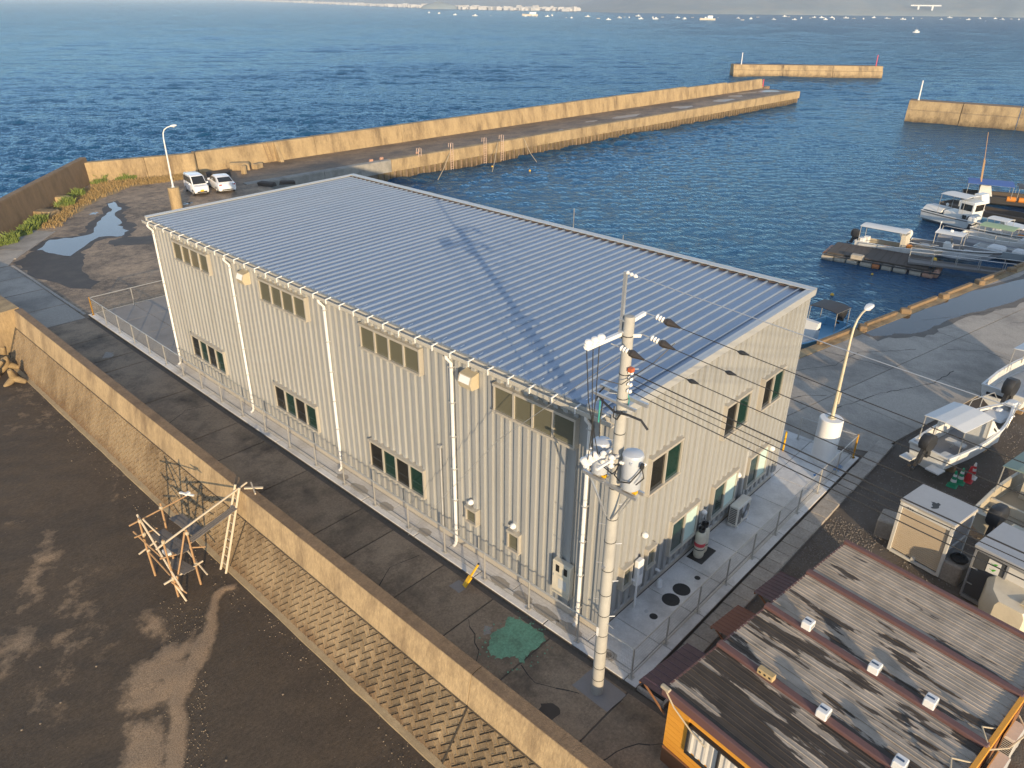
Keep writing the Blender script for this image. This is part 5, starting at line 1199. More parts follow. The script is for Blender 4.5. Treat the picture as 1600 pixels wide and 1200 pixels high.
# ------------------------------------------------------------------ storage sheds and blocks
m_shed = mat('shed_white', (.66, .65, .62), .45, .1, (.58, .57, .54), 3); m_shroof = mat('shed_roof', (.42, .42, .42), .5, .2, (.36, .36, .36), 1.5); m_shut = mat('shutter', (.56, .46, .34), .5, .1, (.5, .41, .3), 3)
m_shpan = mat('shed_panel', (.30, .31, .33), .4, .2, (.22, .23, .25), 2)
sa = math.atan2(-1.77, -.3)+PI/2   # front faces the hut side
s1 = thing('storage_shed', 'white storage shed with a cream roller shutter and flat grey roof', 'shed', (10.32, -4.95, -.12), math.atan2(-1.76, -.32))
SW, SDp, SH = 1.8, 1.5, 2.15      # local x runs along the shutter, local +y goes back
q = MB()
for x in (.05, SW-.05):
    for y in (.05, SDp-.05): q.box((x, y, SH/2), (.1, .1, SH-.04))
q.box((SW/2, .04, .05), (SW-.2, .08, .1)); q.box((SW/2, SDp-.04, .05), (SW-.2, .08, .1)); q.box((SW/2, .045, SH-.14), (SW-.2, .07, .26)); q.box((SW-.05, SDp/2, .08), (.08, SDp-.2, .08)); q.box((SW-.05, SDp/2, 1.1), (.07, SDp-.2, .07)); q.box((SW/2, 0.02, .17), (.12, .1, .12)); q.build('frame', m_shed, s1)
for k in range(22): MB().rbox((SW/2, .07, .18+k*.078), (SW-.22, .03, .07), .006).build('shutter_slat', m_shut, s1)
q = MB(); q.box((SW-.06, SDp/2, SH/2), (.03, SDp-.2, SH-.2)); q.box((.05, SDp/2, SH/2), (.03, SDp-.2, SH-.2)); q.box((SW/2, SDp-.06, SH/2), (SW-.2, .03, SH-.2)); q.build('side_panel', m_shpan, s1)
MB().rbox((SW*.25, SDp/2, SH+.005), (SW/2-.01+.04, SDp+.08, .07), .015).build('roof_sheet', m_shroof, s1); MB().rbox((SW*.75, SDp/2, SH+.005), (SW/2-.01+.04, SDp+.08, .07), .015).build('roof_sheet', m_shroof, s1)
q = MB(); q.rbox((SW/2, SDp/2, SH-.03), (SW+.06, SDp+.06, .06), .01); q.build('roof_edge', mat('shed_edge', (.55, .48, .38), .5), s1)
MB().sheet(wobble([(SW*.5, .3), (SW*.55, .5), (SW*.5, .75), (SW*.4, .6), (SW*.45, .45)], .05, 3), SH+.042).build('stain', m_rubber, s1)
q = MB(); q.box((.32, .006, SH-.1), (.5, .008, .07)); q.build('name_strip', m_white, s1)
q = MB()
for k in range(3): q.box((.28+k*.08, .006, SH-.2), (.045, .008, .06))
q.build('number_mark', m_black, s1)
s2 = thing('storage_shed', 'shed with a dark grey door carrying a white sticker of two green leaf marks', 'shed', (9.6, -7.48, -.12), math.atan2(-1.4, -.26))
S2W, S2D, S2H = 2.7, 1.85, 2.05
MB().rbox((S2W/2, S2D/2, S2H-.02), (S2W+.1, S2D+.1, .1), .02).build('roof_sheet', m_shroof, s2)
q = MB(); q.box((S2W/2, S2D/2+.03, S2H/2), (S2W-.1, S2D-.1, S2H-.12)); q.build('wall', m_shed, s2)
q = MB()
for x in (.03, .98, S2W-.03): q.box((x, .03, S2H/2), (.06, .06, S2H-.1))
q.box((S2W/2, .03, .06), (S2W-.1, .07, .12)); q.box((S2W/2, .03, S2H-.12), (S2W-.1, .07, .1)); q.build('frame', m_shpan, s2)
d_ = MB().rbox((.5, .045, S2H/2-.03), (.86, .04, S2H-.36), .01).build('door', mat('door_grey', (.085, .09, .10), .4, .2, (.07, .075, .08), 3), s2)
q = MB()
for z in (.6, 1.2): q.box((.12, .015, z), (.24, .02, .03))
q.build('hinge', m_trim, d_); MB().box((.78, .015, 1.0), (.1, .02, .04)).build('handle', m_black, d_)
pl = MB().box((.62, .018, 1.56), (.36, .008, .48)).build('sticker', mat('sticker_white', (.75, .75, .72), .5), d_)
q = MB()
for z in (1.67, 1.46):
    q.add([(x+.62, .012, zz+z) for x, zz in ((-.1, .02), (-.03, .0), (0, .03), (.05, .06), (.1, .05), (.06, .0), (.02, -.05), (-.03, -.02), (-.08, -.005))], [tuple(range(9))])
q.build('leaf_mark', mat('leaf_green', (.09, .42, .04), .5), pl)
def cblock(x, y, d, rz, label):
    return tag(MB().rbox((0, 0, d[2]/2), d, .05).build('concrete_block', m_paver, None, False, (x, y, -.16), rz), label, 'concrete block')
cblock(11.35, -4.55, (.9, .6, .7), .1, 'square concrete block at the left corner of the shutter shed'); cblock(10.45, -7.05, (.85, .65, .75), -.15, 'concrete block holding a tyre between the two sheds')
tag(MB().lathe([(.17, 0), (.24, .02), (.28, .08), (.24, .14), (.17, .16), (.16, .08)], 18).build('tyre', m_tyre, None, True, (10.4, -7.08, .59)), 'black tyre lying on the concrete block between the sheds', 'tyre')
# traffic cones
m_cgreen = mat('cone_green', (.01, .33, .16), .45); m_cwhite = mat('cone_white', (.8, .8, .78), .5); m_cred = mat('cone_red', (.62, .03, .04), .45)
def cone(x, y, m, m2, label):
    t_ = thing('traffic_cone', label, 'traffic cone', (x, y, -.16), 0, 'traffic cones under the boat')
    MB().rbox((0, 0, .02), (.38, .38, .04), .03).build('foot', m, t_)
    MB().lathe([(.14, .04), (.035, .7), (.02, .71)], 14).build('body', m, t_, True)
    for z0, z1 in ((.22, .34), (.46, .56)):
        r = lambda z: .14-.105*(z-.04)/.66+.003
        if m2: MB().lathe([(r(z0), z0), (r(z1), z1)], 14).build('stripe', m2, t_, True)
cone(16.25, -5.45, m_cgreen, m_cwhite, 'green and white striped cone, the outer one under the boat stern'); cone(16.68, -5.6, m_cgreen, m_cwhite, 'green and white striped cone next to the red cone'); cone(17.05, -5.8, m_cred, None, 'plain red traffic cone under the boat'); cone(17.45, -5.85, m_cwhite, m_cred, 'white cone with red stripes beside the plain red one')
# ragged gravel
st = MB()
for i in range(5200):
    if i % 3: x, y = rnd(-.5, 24), rnd(-7.2, -2.75)
    else: x, y = rnd(5, 11), rnd(-4.6, -2.8)
    s = rnd(.012, .045); a = rnd(0, 6)
    st.add([(x+s*math.cos(a), y+s*math.sin(a), -.172), (x+s*math.cos(a+2.1), y+s*math.sin(a+2.1), -.172), (x+s*math.cos(a+4.2), y+s*math.sin(a+4.2), -.172), (x+rnd(-.3, .3)*s, y+rnd(-.3, .3)*s, -.172+s*.8)], [(0, 1, 3), (1, 2, 3), (2, 0, 3)])
tag(st.build('gravel', mat('gravel_stone', (.30, .27, .24), .9, 0, (.07, .06, .055), 9, .5)), 'loose grey gravel on the dark ground between apron, hut and boats', 'gravel', kind='stuff')
# ------------------------------------------------------------------ boats
m_hullw = mat('hull_white', (.74, .74, .72), .35, 0, (.66, .66, .64), 1.5, grime=.12, gscale=1.2); m_hullc = mat('hull_cream', (.66, .60, .48), .45, 0, (.58, .52, .41), 1.5, grime=.25, gscale=1.2)
m_hullg = mat('hull_grey', (.46, .50, .50), .45, 0, (.40, .44, .44), 1.5, grime=.25, gscale=1.2); m_hullb = mat('hull_blue', (.16, .42, .62), .5, 0, (.12, .34, .52), 1.5, grime=.2)
m_deckw = mat('deck_white', (.66, .65, .62), .6, 0, (.56, .55, .53), 2, grime=.25, gscale=1.5); m_deckg = mat('deck_grey', (.30, .30, .31), .7, 0, (.24, .24, .25), 2, grime=.2, gscale=1.5)
m_deckt = mat('deck_tan', (.46, .40, .30), .7, 0, (.36, .31, .23), 2, grime=.3, gscale=1.5)
m_canw = mat('canopy_white', (.72, .72, .70), .7, 0, (.64, .64, .62), 1.2, bump=.15, bscale=5); m_orangeb = mat('orange_gear', (.75, .26, .03), .6); m_rail = mat('rail_metal', (.62, .60, .56), .35, .6); m_redb = mat('red_gear', (.5, .05, .05), .6)
m_dark = mat('dark_hull', (.06, .055, .052), .6, 0, (.04, .037, .035), 2)
def hw(u, full=.36): return min(1, .86+.5*u) if u < full else max(.02, (1-((u-full)/(1-full))**2.3))
def hull(t_, L_, B, Dp, m, md, deckz=.45, sheer=.35, stripe=None, keel=.0, full=.36, low=None):
    n = 12; us = [k/(n-1) for k in range(n)]
    sh = lambda u: Dp+sheer*u**2.2
    out = []; inn = []; dk = []
    for u in us:
        w = B/2*hw(u, full); x = L_*u; kz = keel+(.0 if u < .6 else (Dp*.75)*((u-.6)/.4)**2.2)
        cz = kz+Dp*.28
        xo = x+(L_*.05*(u**3))
        out.append([(xo, -w, sh(u)), (x, -w*.86, cz+.05), (x, -w*.45 if u < .97 else 0, kz+.05), (x, 0, kz), (x, w*.45 if u < .97 else 0, kz+.05), (x, w*.86, cz+.05), (xo, w, sh(u))])
        wi = max(.01, w-.09); dz = deckz+max(0, kz)*.9
        inn.append([(xo, -wi, sh(u)), (xo-.04 if u > .9 else xo, -wi*.95, dz)]); dk.append((xo-.04 if u > .9 else xo, wi*.95, dz))
    q = MB(); q.loft(out, False, False); q.add(out[0], [tuple(range(7))])
    h_ = q.build('hull', m, t_, True)
    q = MB(); q.loft(inn, False, False); q.loft([[(a[0], -a[1], a[2]) for a in r] for r in inn], False, False)
    q.loft([[(x, -w, z), (x, w, z)] for x, w, z in dk], False, False); q.add([(0, -B/2*hw(0)+.09, sh(0)), (0, B/2*hw(0)-.09, sh(0)), (.02, B/2*hw(0)-.12, deckz), (.02, -B/2*hw(0)+.12, deckz)], [(0, 1, 2, 3)])
    q.build('deck', md, t_)
    q = MB()
    for s in (-1, 1): q.loft([[(o[0][0], s*abs(o[0][1]), o[0][2]-.03), (o[0][0], s*(abs(o[0][1])+.03), o[0][2]), (o[0][0], s*abs(o[0][1]), o[0][2]+.035), (o[0][0], s*max(0, abs(o[0][1])-.1), o[0][2]+.03)] for o in out], True)
    q.bar((0, -B/2*hw(0), Dp), (0, B/2*hw(0), Dp), .1, .07); q.build('gunwale', m, t_)
    if stripe:
        q = MB()
        for s in (-1, 1): q.loft([[(o[0][0], s*(abs(o[0][1])*.985+.012), o[0][2]-.14), (o[0][0], s*(abs(o[0][1])+.012), o[0][2]-.07)] for o in out], False, False)
        q.build('stripe', stripe, t_)
    return h_
def outboard(t_, y, z, s=1., m=None, tilt=.35):
    m = m or m_black
    M_ = Matrix.Rotation(tilt, 3, 'Y')
    P = lambda x, yy, zz: M_ @ Vector((x*s, yy*s, zz*s))+Vector((-.1, y, z))
    q = MB(); rings = []
    for zz, a, c, o in ((.0, .2, .16, 0), (.12, .3, .19, -.02), (.34, .33, .2, -.03), (.5, .28, .18, -.02), (.58, .16, .12, .02)): rings.append([P(-.25+o+a*px_, c*py_, zz) for px_, py_ in ((1, -.45), (1, .45), (.8, .9), (-.2, 1), (-.85, .8), (-1, .3), (-1, -.3), (-.85, -.8), (-.2, -1), (.8, -.9))])
    q.loft(rings); ob = q.build('outboard_motor', m, t_, True)
    q = MB(); q.loft([[P(-.25+x, yy, zz) for x, yy in ((-.1, -.06), (.12, -.06), (.12, .06), (-.1, .06))] for zz in (0, -.5)]); q.loft([[P(-.25+x, yy, zz) for x, yy in ((-.22, -.012), (.14, -.012), (.14, .012), (-.22, .012))] for zz in (-.48, -.52)]); q.lathe([(.03, -.18), (.07, -.05), (.07, .08), (.02, .16)], 8, P(-.25, 0, -.66), Matrix.Rotation(PI/2, 3, 'Y')); q.build('motor_leg', m_black, ob)
    q = MB()
    for k in range(3): a = k*2.1; q.box(P(-.47, .1*math.cos(a), -.66+.1*math.sin(a)), (.03, .12, .12), M=Matrix.Rotation(a, 3, 'X'))
    q.build('propeller', m_dark, ob)
    q = MB(); q.box(P(.0, 0, -.05), (.22*s, .22*s, .3*s)); q.build('motor_bracket', m_black, ob)
def canopy(t_, x0, x1, w, z0, z1, m=None, posts=True, legz=.5, nm='canopy', pr=.022):
    q = MB(); rings = []
    for x in (x0, (x0+x1)/2, x1): rings.append([(x, -w, z0-.04), (x, -w*.5, z0+.03), (x, 0, z0+.05), (x, w*.5, z0+.03), (x, w, z0-.04), (x, w, z0-.06), (x, 0, z0+.02), (x, -w, z0-.06)])
    q.loft(rings); c = q.build(nm, m or m_canw, t_)
    if posts:
        q = MB()
        for x in (x0+.08, x1-.08):
            for s in (-1, 1): q.tube([(x, s*(w-.04), z0-.05), (x, s*(w-.02), legz)], pr, 6)
        for s in (-1, 1): q.tube([(x0, s*(w-.02), z0-.06), (x1, s*(w-.02), z0-.06)], pr, 6)
        q.build('canopy_frame', m_rail, t_)
    return c
def console(t_, x, l, w, z0, z1, m, glass=True, y=0.):
    q = MB(); q.loft([[(x-l/2, y-w/2, z0), (x+l/2, y-w/2, z0), (x+l/2, y+w/2, z0), (x-l/2, y+w/2, z0)], [(x-l/2, y-w/2, z1), (x+l*.2, y-w/2, z1), (x+l*.2, y+w/2, z1), (x-l/2, y+w/2, z1)]]); q.build('console', m, t_)
    if glass: MB().add([(x+l*.22, y-w*.45, z1+.01), (x+l*.22, y+w*.45, z1+.01), (x+l*.02, y+w*.42, z1+.4), (x+l*.02, y-w*.42, z1+.4)], [(0, 1, 2, 3)]).build('windscreen', m_glass_d, t_)
def rails(t_, pts, z, h, r=.02, nm='rail'):
    q = MB(); top = [Vector((x, y, zz+h)) for x, y, zz in pts]
    q.tube([Vector(pts[0])]+top+[Vector(pts[-1])], r, 6)
    for p_ in pts[1:-1]: q.tube([p_, (p_[0], p_[1], p_[2]+h)], r, 6)
    q.build(nm, m_rail, t_)
GRD = -.16
# boat on the gravel with the white canopy
b1 = thing('motor_boat', 'white motor boat with a white canopy and a black outboard, standing on the gravel', 'boat', (16.35, -4.3, GRD+.28), R(-14))
hull(b1, 6.2, 1.95, .85, m_hullw, m_deckw, .38, .38)
for x_, w_ in ((1.2, 1.3), (3.9, 1.0)): MB().box((x_, 0, -.14), (.25, w_, .28)).build('cradle', m_wood, b1)
MB().sheet([(.5, -.75), (3.6, -.8), (3.6, .8), (.5, .75)], .39).build('floor_mat', m_deckg, b1)
canopy(b1, .55, 2.75, .84, 1.95, 0, legz=.85)
q = MB(); q.loft([[(2.75+x, y, z) for x, z in ((0, .38), (0, 1.72), (.1, 1.75), (.75, 1.15), (1.15, .95), (1.2, .38))] for y in (-.82, .05)]); q.build('cabin', m_hullw, b1)
q = MB(); q.loft([[(1.75+x, y, z) for x, z in ((0, .38), (.1, 1.3), (.3, 1.75), (.55, 1.75), (1.1, .95), (1.1, .38))] for y in (.72, .82)]); q.build('cabin_side', m_hullw, b1)
MB().add([(2.87, -.76, 1.74), (3.48, -.76, 1.2), (3.48, .0, 1.2), (2.87, .0, 1.74)], [(0, 1, 2, 3)]).build('windscreen', m_glass_d, b1)
MB().add([(3.1, -.828, 1.25), (3.45, -.828, 1.0), (3.45, -.828, 1.08), (3.1, -.828, 1.36)], [(0, 1, 2, 3)]).build('side_vent', m_black, b1)
q = MB(); q.rbox((1.75, -.15, .72), (.3, .8, .1), .03); q.bar((1.75, .0, .38), (1.75, -.1, .7), .05); q.bar((1.9, -.4, .38), (1.8, -.3, .7), .05); q.build('helm_seat', m_deckw, b1)
q = MB(); q.rbox((4.25, 0, .55), (.7, 1.2, .22), .05); q.build('hatch_box', m_deckg, b1); q = MB(); q.rbox((5.2, 0, .95), (1.3, .95, .08), .08); q.build('fore_deck', m_deckw, b1)
q = MB(); q.rbox((6.35, 0, 1.24), (.65, .5, .06), .1); q.build('bow_platform', m_hullw, b1); q = MB(); q.rbox((5.5, .1, 1.05), (.3, .25, .12), .05); q.build('anchor_locker', m_white, b1)
q = MB()
for s in (-1, 1): q.tube([(4.2, s*.86, 1.0), (4.4, s*.84, 1.5), (5.5, s*.52, 1.72), (5.85, s*.4, 1.25)], .022, 6); q.tube([(4.95, s*.68, 1.1), (4.95, s*.68, 1.6)], .02, 6)
q.build('bow_rail', m_rail, b1)
MB().rbox((.25, -.62, .8), (.5, .55, .12), .04).build('stern_box', m_deckw, b1); MB().rbox((.25, .65, .8), (.5, .5, .12), .04).build('stern_box', m_deckw, b1); MB().box((-.3, -.55, .32), (.5, .55, .06)).build('swim_step', m_hullw, b1); MB().box((-.3, .6, .32), (.5, .45, .06)).build('swim_step', m_hullw, b1)
outboard(b1, .05, .85, 1.2, None, .45)
# cream boat with a black outboard and a green canopy
b2 = thing('motor_boat', 'cream open boat with a green canopy and a black outboard between the sheds', 'boat', (13.0, -7.55, GRD+.3), R(-11))
hull(b2, 7.0, 2.1, .8, m_hullc, m_deckt, .3, .35)
for x_, w_ in ((1.2, 1.4), (4.6, 1.2)): MB().box((x_, 0, -.15), (.25, w_, .3)).build('cradle', m_wood, b2)
canopy(b2, 1.7, 3.7, .95, 2.05, 0, mat('canopy_green', (.27, .33, .27), .7, 0, (.22, .28, .22), 1.5), legz=.8)
console(b2, 3.4, .7, 1.0, .3, 1.25, m_hullc); q = MB(); q.box((1.6, 0, .5), (.1, 1.8, .35)); q.box((.25, .6, .7), (.45, .55, .1)); q.box((.25, -.6, .7), (.45, .55, .1)); q.build('thwart', m_hullc, b2)
q = MB(); q.tube([(.3, .5, .8), (.5, .6, .84), (.35, .7, .84), (.2, .6, .84), (.45, .55, .86)], .03, 6); q.build('rope_coil', m_rope, b2)
outboard(b2, 0, .85, 1.3, None, .2)
# boat at the right edge, bow away
b3 = thing('motor_boat', 'white open boat with rails cut by the right edge, behind the canopy boat', 'boat', (23.9, -5.2, GRD+.35), R(-10))
hull(b3, 7, 2.2, .95, m_hullw, m_deckw, .35, .4); outboard(b3, -.3, .9, 1.4, None, .4); rails(b3, [(.1, -.95, .95), (1.2, -1, .95), (2.4, -1, 1.0)], 0, .7); canopy(b3, 2.4, 4.2, .9, 2.2, 0, legz=.9)
for x_, w_ in ((1.2, 1.4), (4.6, 1.2)): MB().box((x_, 0, -.17), (.25, w_, .35)).build('cradle', m_wood, b3)
MB().box((-.025, .3, .62), (.03, .7, .12)).build('name_mark', m_black, b3)
b3b = thing('motor_boat', 'pale boat side showing at the right frame edge on the quay', 'boat', (43.2, -4.9, GRD+.3), R(-12))
hull(b3b, 6.5, 2.1, .9, m_hullw, m_deckw, .35, .35)
for x_, w_ in ((1.2, 1.4), (4.6, 1.2)): MB().box((x_, 0, -.15), (.25, w_, .3)).build('cradle', m_wood, b3b)
# hull with a number board beside the dark door shed
b4 = thing('covered_boat', 'cream decked boat bow with a number board and blue side beside the dark door shed', 'boat', (8.75, -8.95, GRD+.2), R(172))
q = MB()
rings = []
for x, w, z in ((-2.6, .95, 1.25), (-.5, .98, 1.2), (0, .8, 1.12), (.35, .4, 1.05)): rings.append([(x, -w, .1), (x, -w, z-.18), (x, -w*.8, z), (x, w*.8, z), (x, w, z-.18), (x, w, .1)])
q.loft(rings); q.build('hull', m_hullc, b4, True)
q = MB(); q.loft([[(x, -.99, .1), (x, -.985, .75)] for x in (-2.5, -.5)], False, False); q.loft([[(x, .985, .75), (x, .99, .1)] for x in (-2.5, -.5)], False, False); q.build('side_band', m_capblue, b4)
q = MB(); q.bar((-.95, -.9, 1.225), (-.95, .9, 1.225), .06, .04); q.build('strap', m_trim, b4)
bd = MB().box((-.1, .5, 1.19), (.5, .7, .03)).build('number_board', mat('board_cream', (.6, .52, .36), .6), b4)
SEG = {'2': 'abged', '3': 'abgcd', '8': 'abcdefg', '1': 'bc', '7': 'abc'}
def digits(txt, h, w):
    q = MB(); o = {'a': (0, h, 1), 'g': (0, 0, 1), 'd': (0, -h, 1), 'b': (w/2, h/2, 0), 'c': (w/2, -h/2, 0), 'e': (-w/2, -h/2, 0), 'f': (-w/2, h/2, 0)}
    for i, ch in enumerate(txt):
        for s in SEG[ch]:
            x, y, hz = o[s]; q.box((x+i*w*1.7-(len(txt)-1)*w*.85, y, 0), (w if hz else w*.28, w*.28 if hz else h, .006))
    return q
dq = digits('2381', .05, .075).mesh('number', m_black)
o = inst('number', dq, bd, (-.1, .5, 1.209)); o.rotation_euler = (0, 0, R(188)+PI/2)
for s in (-1, 1): MB().lathe([(.33, 0), (.33, .1), (.3, .14), (.05, .16)], 22, (-2.0, s*.35-.1, 1.2)).build('hatch_cover', m_hullw, b4, True)
# ---------------------------------------------------------------- afloat
FL = SEA
raft = thing('floating_raft', 'dark plank raft kept afloat by weathered drums and foam floats', 'raft', (52.2, 9.3, FL), R(-82))
m_raft = mat('raft_deck', (.10, .08, .065), .85, 0, (.065, .053, .045), 2, .5, (1, 1, 1), bump=.4)
for k in range(13):
    x = -3.9+k*.6
    MB().rbox((x, 0, .52), (.585, 3.7, .06), .01).build('plank', m_raft, raft)
q = MB()
for y in (-1.75, -1.2, 0, 1.75): q.bar((-4.3, y, .42), (4.3, y, .42), .14, .14)
q.bar((3.9, -2.4, .42), (3.9, 1.9, .42), .14, .14); q.bar((-4.2, -2.3, .42), (-4.2, 1.9, .42), .14, .14); q.bar((-4.3, -2.35, .44), (4.6, -2.35, .44), .1, .1); q.build('beam', m_dark, raft)
m_foam = mat('foam_float', (.50, .45, .37), .9, 0, (.36, .31, .24), 3, bump=.6, grime=.4, gscale=2); m_drumo = mat('drum_orange', (.60, .20, .05), .6, 0, (.42, .14, .05), 3, grime=.3); m_drumr = mat('drum_rust', (.42, .16, .09), .8, 0, (.5, .36, .27), 2.5, .4)
for k, (x, m_, l) in enumerate(((-4.0, m_foam, 1.0), (-3.0, m_foam, .9), (-2.0, m_foam, .9), (-.9, m_foam, .95), (-.15, m_drumo, .6), (.7, m_foam, .8), (1.7, m_foam, 1.0), (2.85, m_foam, .9), (3.75, m_drumr, .8))):
    MB().lathe([(.1, -l/2), (.27, -l/2+.04), (.29, -l/2+.12), (.29, l/2-.12), (.27, l/2-.04), (.1, l/2)], 10, (x, -2.1, .16), Matrix.Rotation(PI/2, 3, 'Y') @ Matrix.Rotation(rnd(-.1, .1), 3, 'X')).build('drum', m_, raft, True)
for k in range(3): MB().lathe([(.1, -.4), (.27, -.36), (.27, .36), (.1, .4)], 10, (4.25, -1.6+k*.9, .22), Matrix.Rotation(PI/2, 3, 'X')).build('drum', m_drumr, raft, True)
for k in range(3): MB().rbox((-4.35, -1.3+k*1.0, .2), (.5, .8, .45), .08).build('drum', m_drumr if k else m_drumo, raft)
MB().rbox((-1.7, -2.1, .62), (1.0, .6, .42), .06).build('foam_block', m_foam, raft)
gw = thing('gangway', 'railed gangway running from the quay out to the raft', 'gangway', (51.6, 7.2, FL), math.atan2(-7.2, 2.0))
gl = 8.2
q = MB(); q.box((gl/2, 0, .72), (gl, 1.3, .06)); q.bar((0, -.62, .72), (gl, -.62, .9), .08, .16); q.bar((0, .62, .72), (gl, .62, .9), .08, .16); q.build('walkway_deck', mat('walkway_grey', (.20, .19, .18), .7, 0, (.15, .14, .135), 2), gw)
q = MB(); pts = [(x, -.6, .75) for x in (0, 1.7, 3.4, 5.0, 6.7)]
for x, y, z in pts: q.tube([(x, y, z), (x, y, z+.95)], .035, 6)
q.tube([(0, -.6, 1.65)]+[(x, -.6, 1.7) for x in (2, 4, 6)]+[(7.7, -.6, 1.75), (8.0, -.6, 1.65), (8.05, -.6, .8)], .035, 6); q.build('handrail', m_rail, gw)
q = MB()
for x in (0, 1.7, 3.4, 5.0, 6.7): q.tube([(x, .6, .75), (x, .6, 1.65)], .03, 6)
q.tube([(0, .6, 1.65), (8, .6, 1.72)], .03, 6); q.build('handrail', m_rail, gw)
# boat moored behind the raft
b5 = thing('skiff', 'tan open boat with a long white canopy moored behind the raft', 'boat', (55.1, 12.6, FL+.0), R(-89))
hull(b5, 6.6, 1.9, .75, m_hullw, m_deckt, .35, .35); canopy(b5, .2, 4.0, .85, 2.15, 0, legz=.7); outboard(b5, -.1, .8, 1.2, None, .3); console(b5, 3.9, .5, 1.2, .35, 1.9, m_hullc, False)
q = MB(); q.rbox((2.7, -.55, .6), (.8, .4, .3), .06); q.rbox((4.3, .0, .85), (.5, .5, .4), .1); q.build('orange_gear', m_orangeb, b5)
q = MB(); q.rbox((.6, .4, .75), (.5, .5, .5), .05); q.rbox((.55, -.5, .75), (.4, .5, .6), .05); q.build('gear_box', m_white, b5); rails(b5, [(4.9, -.6, .9), (5.9, -.35, 1.0), (6.5, 0, 1.1), (5.9, .35, 1.0), (4.9, .6, .9)], 0, .35)
tag(MB().lathe([(.02, -.22), (.16, -.15), (.22, 0), (.16, .15), (.02, .22)], 12).build('fender_ball', m_yellow, None, True, (54.15, 5.9, FL+.5)), 'bright yellow fender ball hanging between raft and boat bow', 'fender')
b6 = thing('skiff', 'white console boat with a white canopy and white outboard moored by the gangway', 'boat', (56.8, 8.8, FL+.05), R(-87))
hull(b6, 6.7, 1.95, 1.0, m_hullw, m_deckg, .35, .3, stripe=m_dark); console(b6, 3.1, .8, .8, .35, 1.35, m_hullw); canopy(b6, 1.9, 4.1, .8, 2.25, 0, legz=.8); outboard(b6, 0, .95, 1.5, m_hullw, .2)
MB().rbox((3.0, 0, 2.36), (.25, .2, .2), .05).build('roof_light', m_white, b6); q = MB(); q.tube([(2.0, .2, 2.25), (2.0, .2, 2.9)], .02, 5); q.rbox((2.0, .2, 2.9), (.12, .12, .16), .03); q.tube([(1.95, -.6, 2.25), (1.95, .6, 2.35)], .03, 5); q.build('roof_gear', m_white, b6)
q = MB(); q.rbox((4.6, 0, .7), (.9, 1.0, .5), .12); q.rbox((1.2, 0, .6), (.7, 1.4, .4), .06); q.build('locker', m_deckw, b6)
# working boat with a wheelhouse
b7 = thing('fishing_boat', 'long white fishing boat with a windowed wheelhouse and blue deck, stern to open water', 'boat', (70.1, 11.3, FL-.05), R(-108))
m_deckb = mat('deck_blue', (.22, .42, .55), .6, 0, (.18, .36, .48), 2)
hull(b7, 11.2, 2.6, 1.1, m_hullw, m_deckb, .65, .5, stripe=m_dark, full=.5)
q = MB(); q.rbox((4.3, 0, 1.75), (1.5, 1.7, 2.1), .08); q.rbox((2.9, 0, 1.1), (1.6, 1.6, .9), .1); wh_ = q.build('wheelhouse', m_hullw, b7)
q = MB()
for s in (-1, 1): q.box((4.3, s*.855, 2.25), (1.1, .02, .6)); q.box((4.3, s*.86, 1.3), (.4, .02, .4))
q.box((3.545, 0, 2.25), (.02, 1.3, .6)); q.box((5.055, 0, 2.25), (.02, 1.3, .6)); q.build('wheelhouse_window', m_glass_d, wh_)
canopy(b7, 1.6, 4.2, 1.1, 3.1, 0, legz=1.1); q = MB(); q.loft([[(.1+x, y, 1.25+z) for y, z in ((-1.1, 0), (-.6, .35), (.6, .35), (1.1, 0))] for x in (0, 1.9)], True); q.build('stern_cover', m_canw, b7)
MB().lathe([(.2, -.09), (.33, -.09), (.36, 0), (.33, .09), (.2, .09)], 16, (5.0, -.98, 1.25), Matrix.Rotation(PI/2, 3, 'X')).build('tyre_fender', m_tyre, b7, True); q = MB(); q.rbox((8.7, 0, 1.45), (2.4, 1.7, .12), .05); q.build('fore_deck', m_hullw, b7); q = MB(); q.tube([(1.5, .6, 1.2), (1.5, .6, 1.75)], .04, 6); q.rbox((1.5, .6, 1.8), (.25, .25, .25), .08); q.build('stern_light', m_white, b7)
# dark hulled boat with wooden masts
b8 = thing('fishing_boat', 'dark decked fishing boat with a tan mast frame behind the white fishing boat', 'boat', (75.0, 11.0, FL-.1), R(-107))
hull(b8, 11.5, 2.8, 1.15, m_dark, m_raft, .85, .5, full=.5); console(b8, 2.8, 1.8, 1.8, .85, 1.7, m_hullw, False); console(b8, 3.6, 1.0, 1.4, 1.7, 2.6, m_hullw, False)
m_mast = mat('mast_tan', (.50, .30, .14), .7)
q = MB()
for s in (-.6, .6): q.bar((8.8, s, 1), (8.3, s*.9, 4.9), .12)
q.bar((8.35, -.6, 4.6), (8.35, .6, 4.6), .1); q.bar((8.55, -.6, 2.8), (8.55, .6, 2.8), .08); q.build('mast_frame', m_mast, b8)
q = MB(); q.rbox((9.6, 0, 1.5), (1.6, 1.2, .5), .1); q.build('red_cover', m_redb, b8); q = MB(); q.rbox((9.2, .9, 1.6), (.7, .5, .4), .05); q.build('white_case', m_white, b8)
b9 = thing('barge', 'barge under a bright blue tarpaulin with orange floats and a tan mast', 'boat', (82.0, 11.2, FL-.1), R(-75))
hull(b9, 10.5, 3.2, 1.0, m_dark, m_raft, .7, .3, full=.6); canopy(b9, .2, 4.6, 1.7, 2.3, 0, mat('tarp_blue', (.06, .15, .42), .7, 0, (.05, .12, .36), 1.5), legz=.9, nm='tarpaulin'); canopy(b9, 5, 9.6, 1.6, 2.2, 0, m_dark, legz=.9, nm='dark_cover')
q = MB()
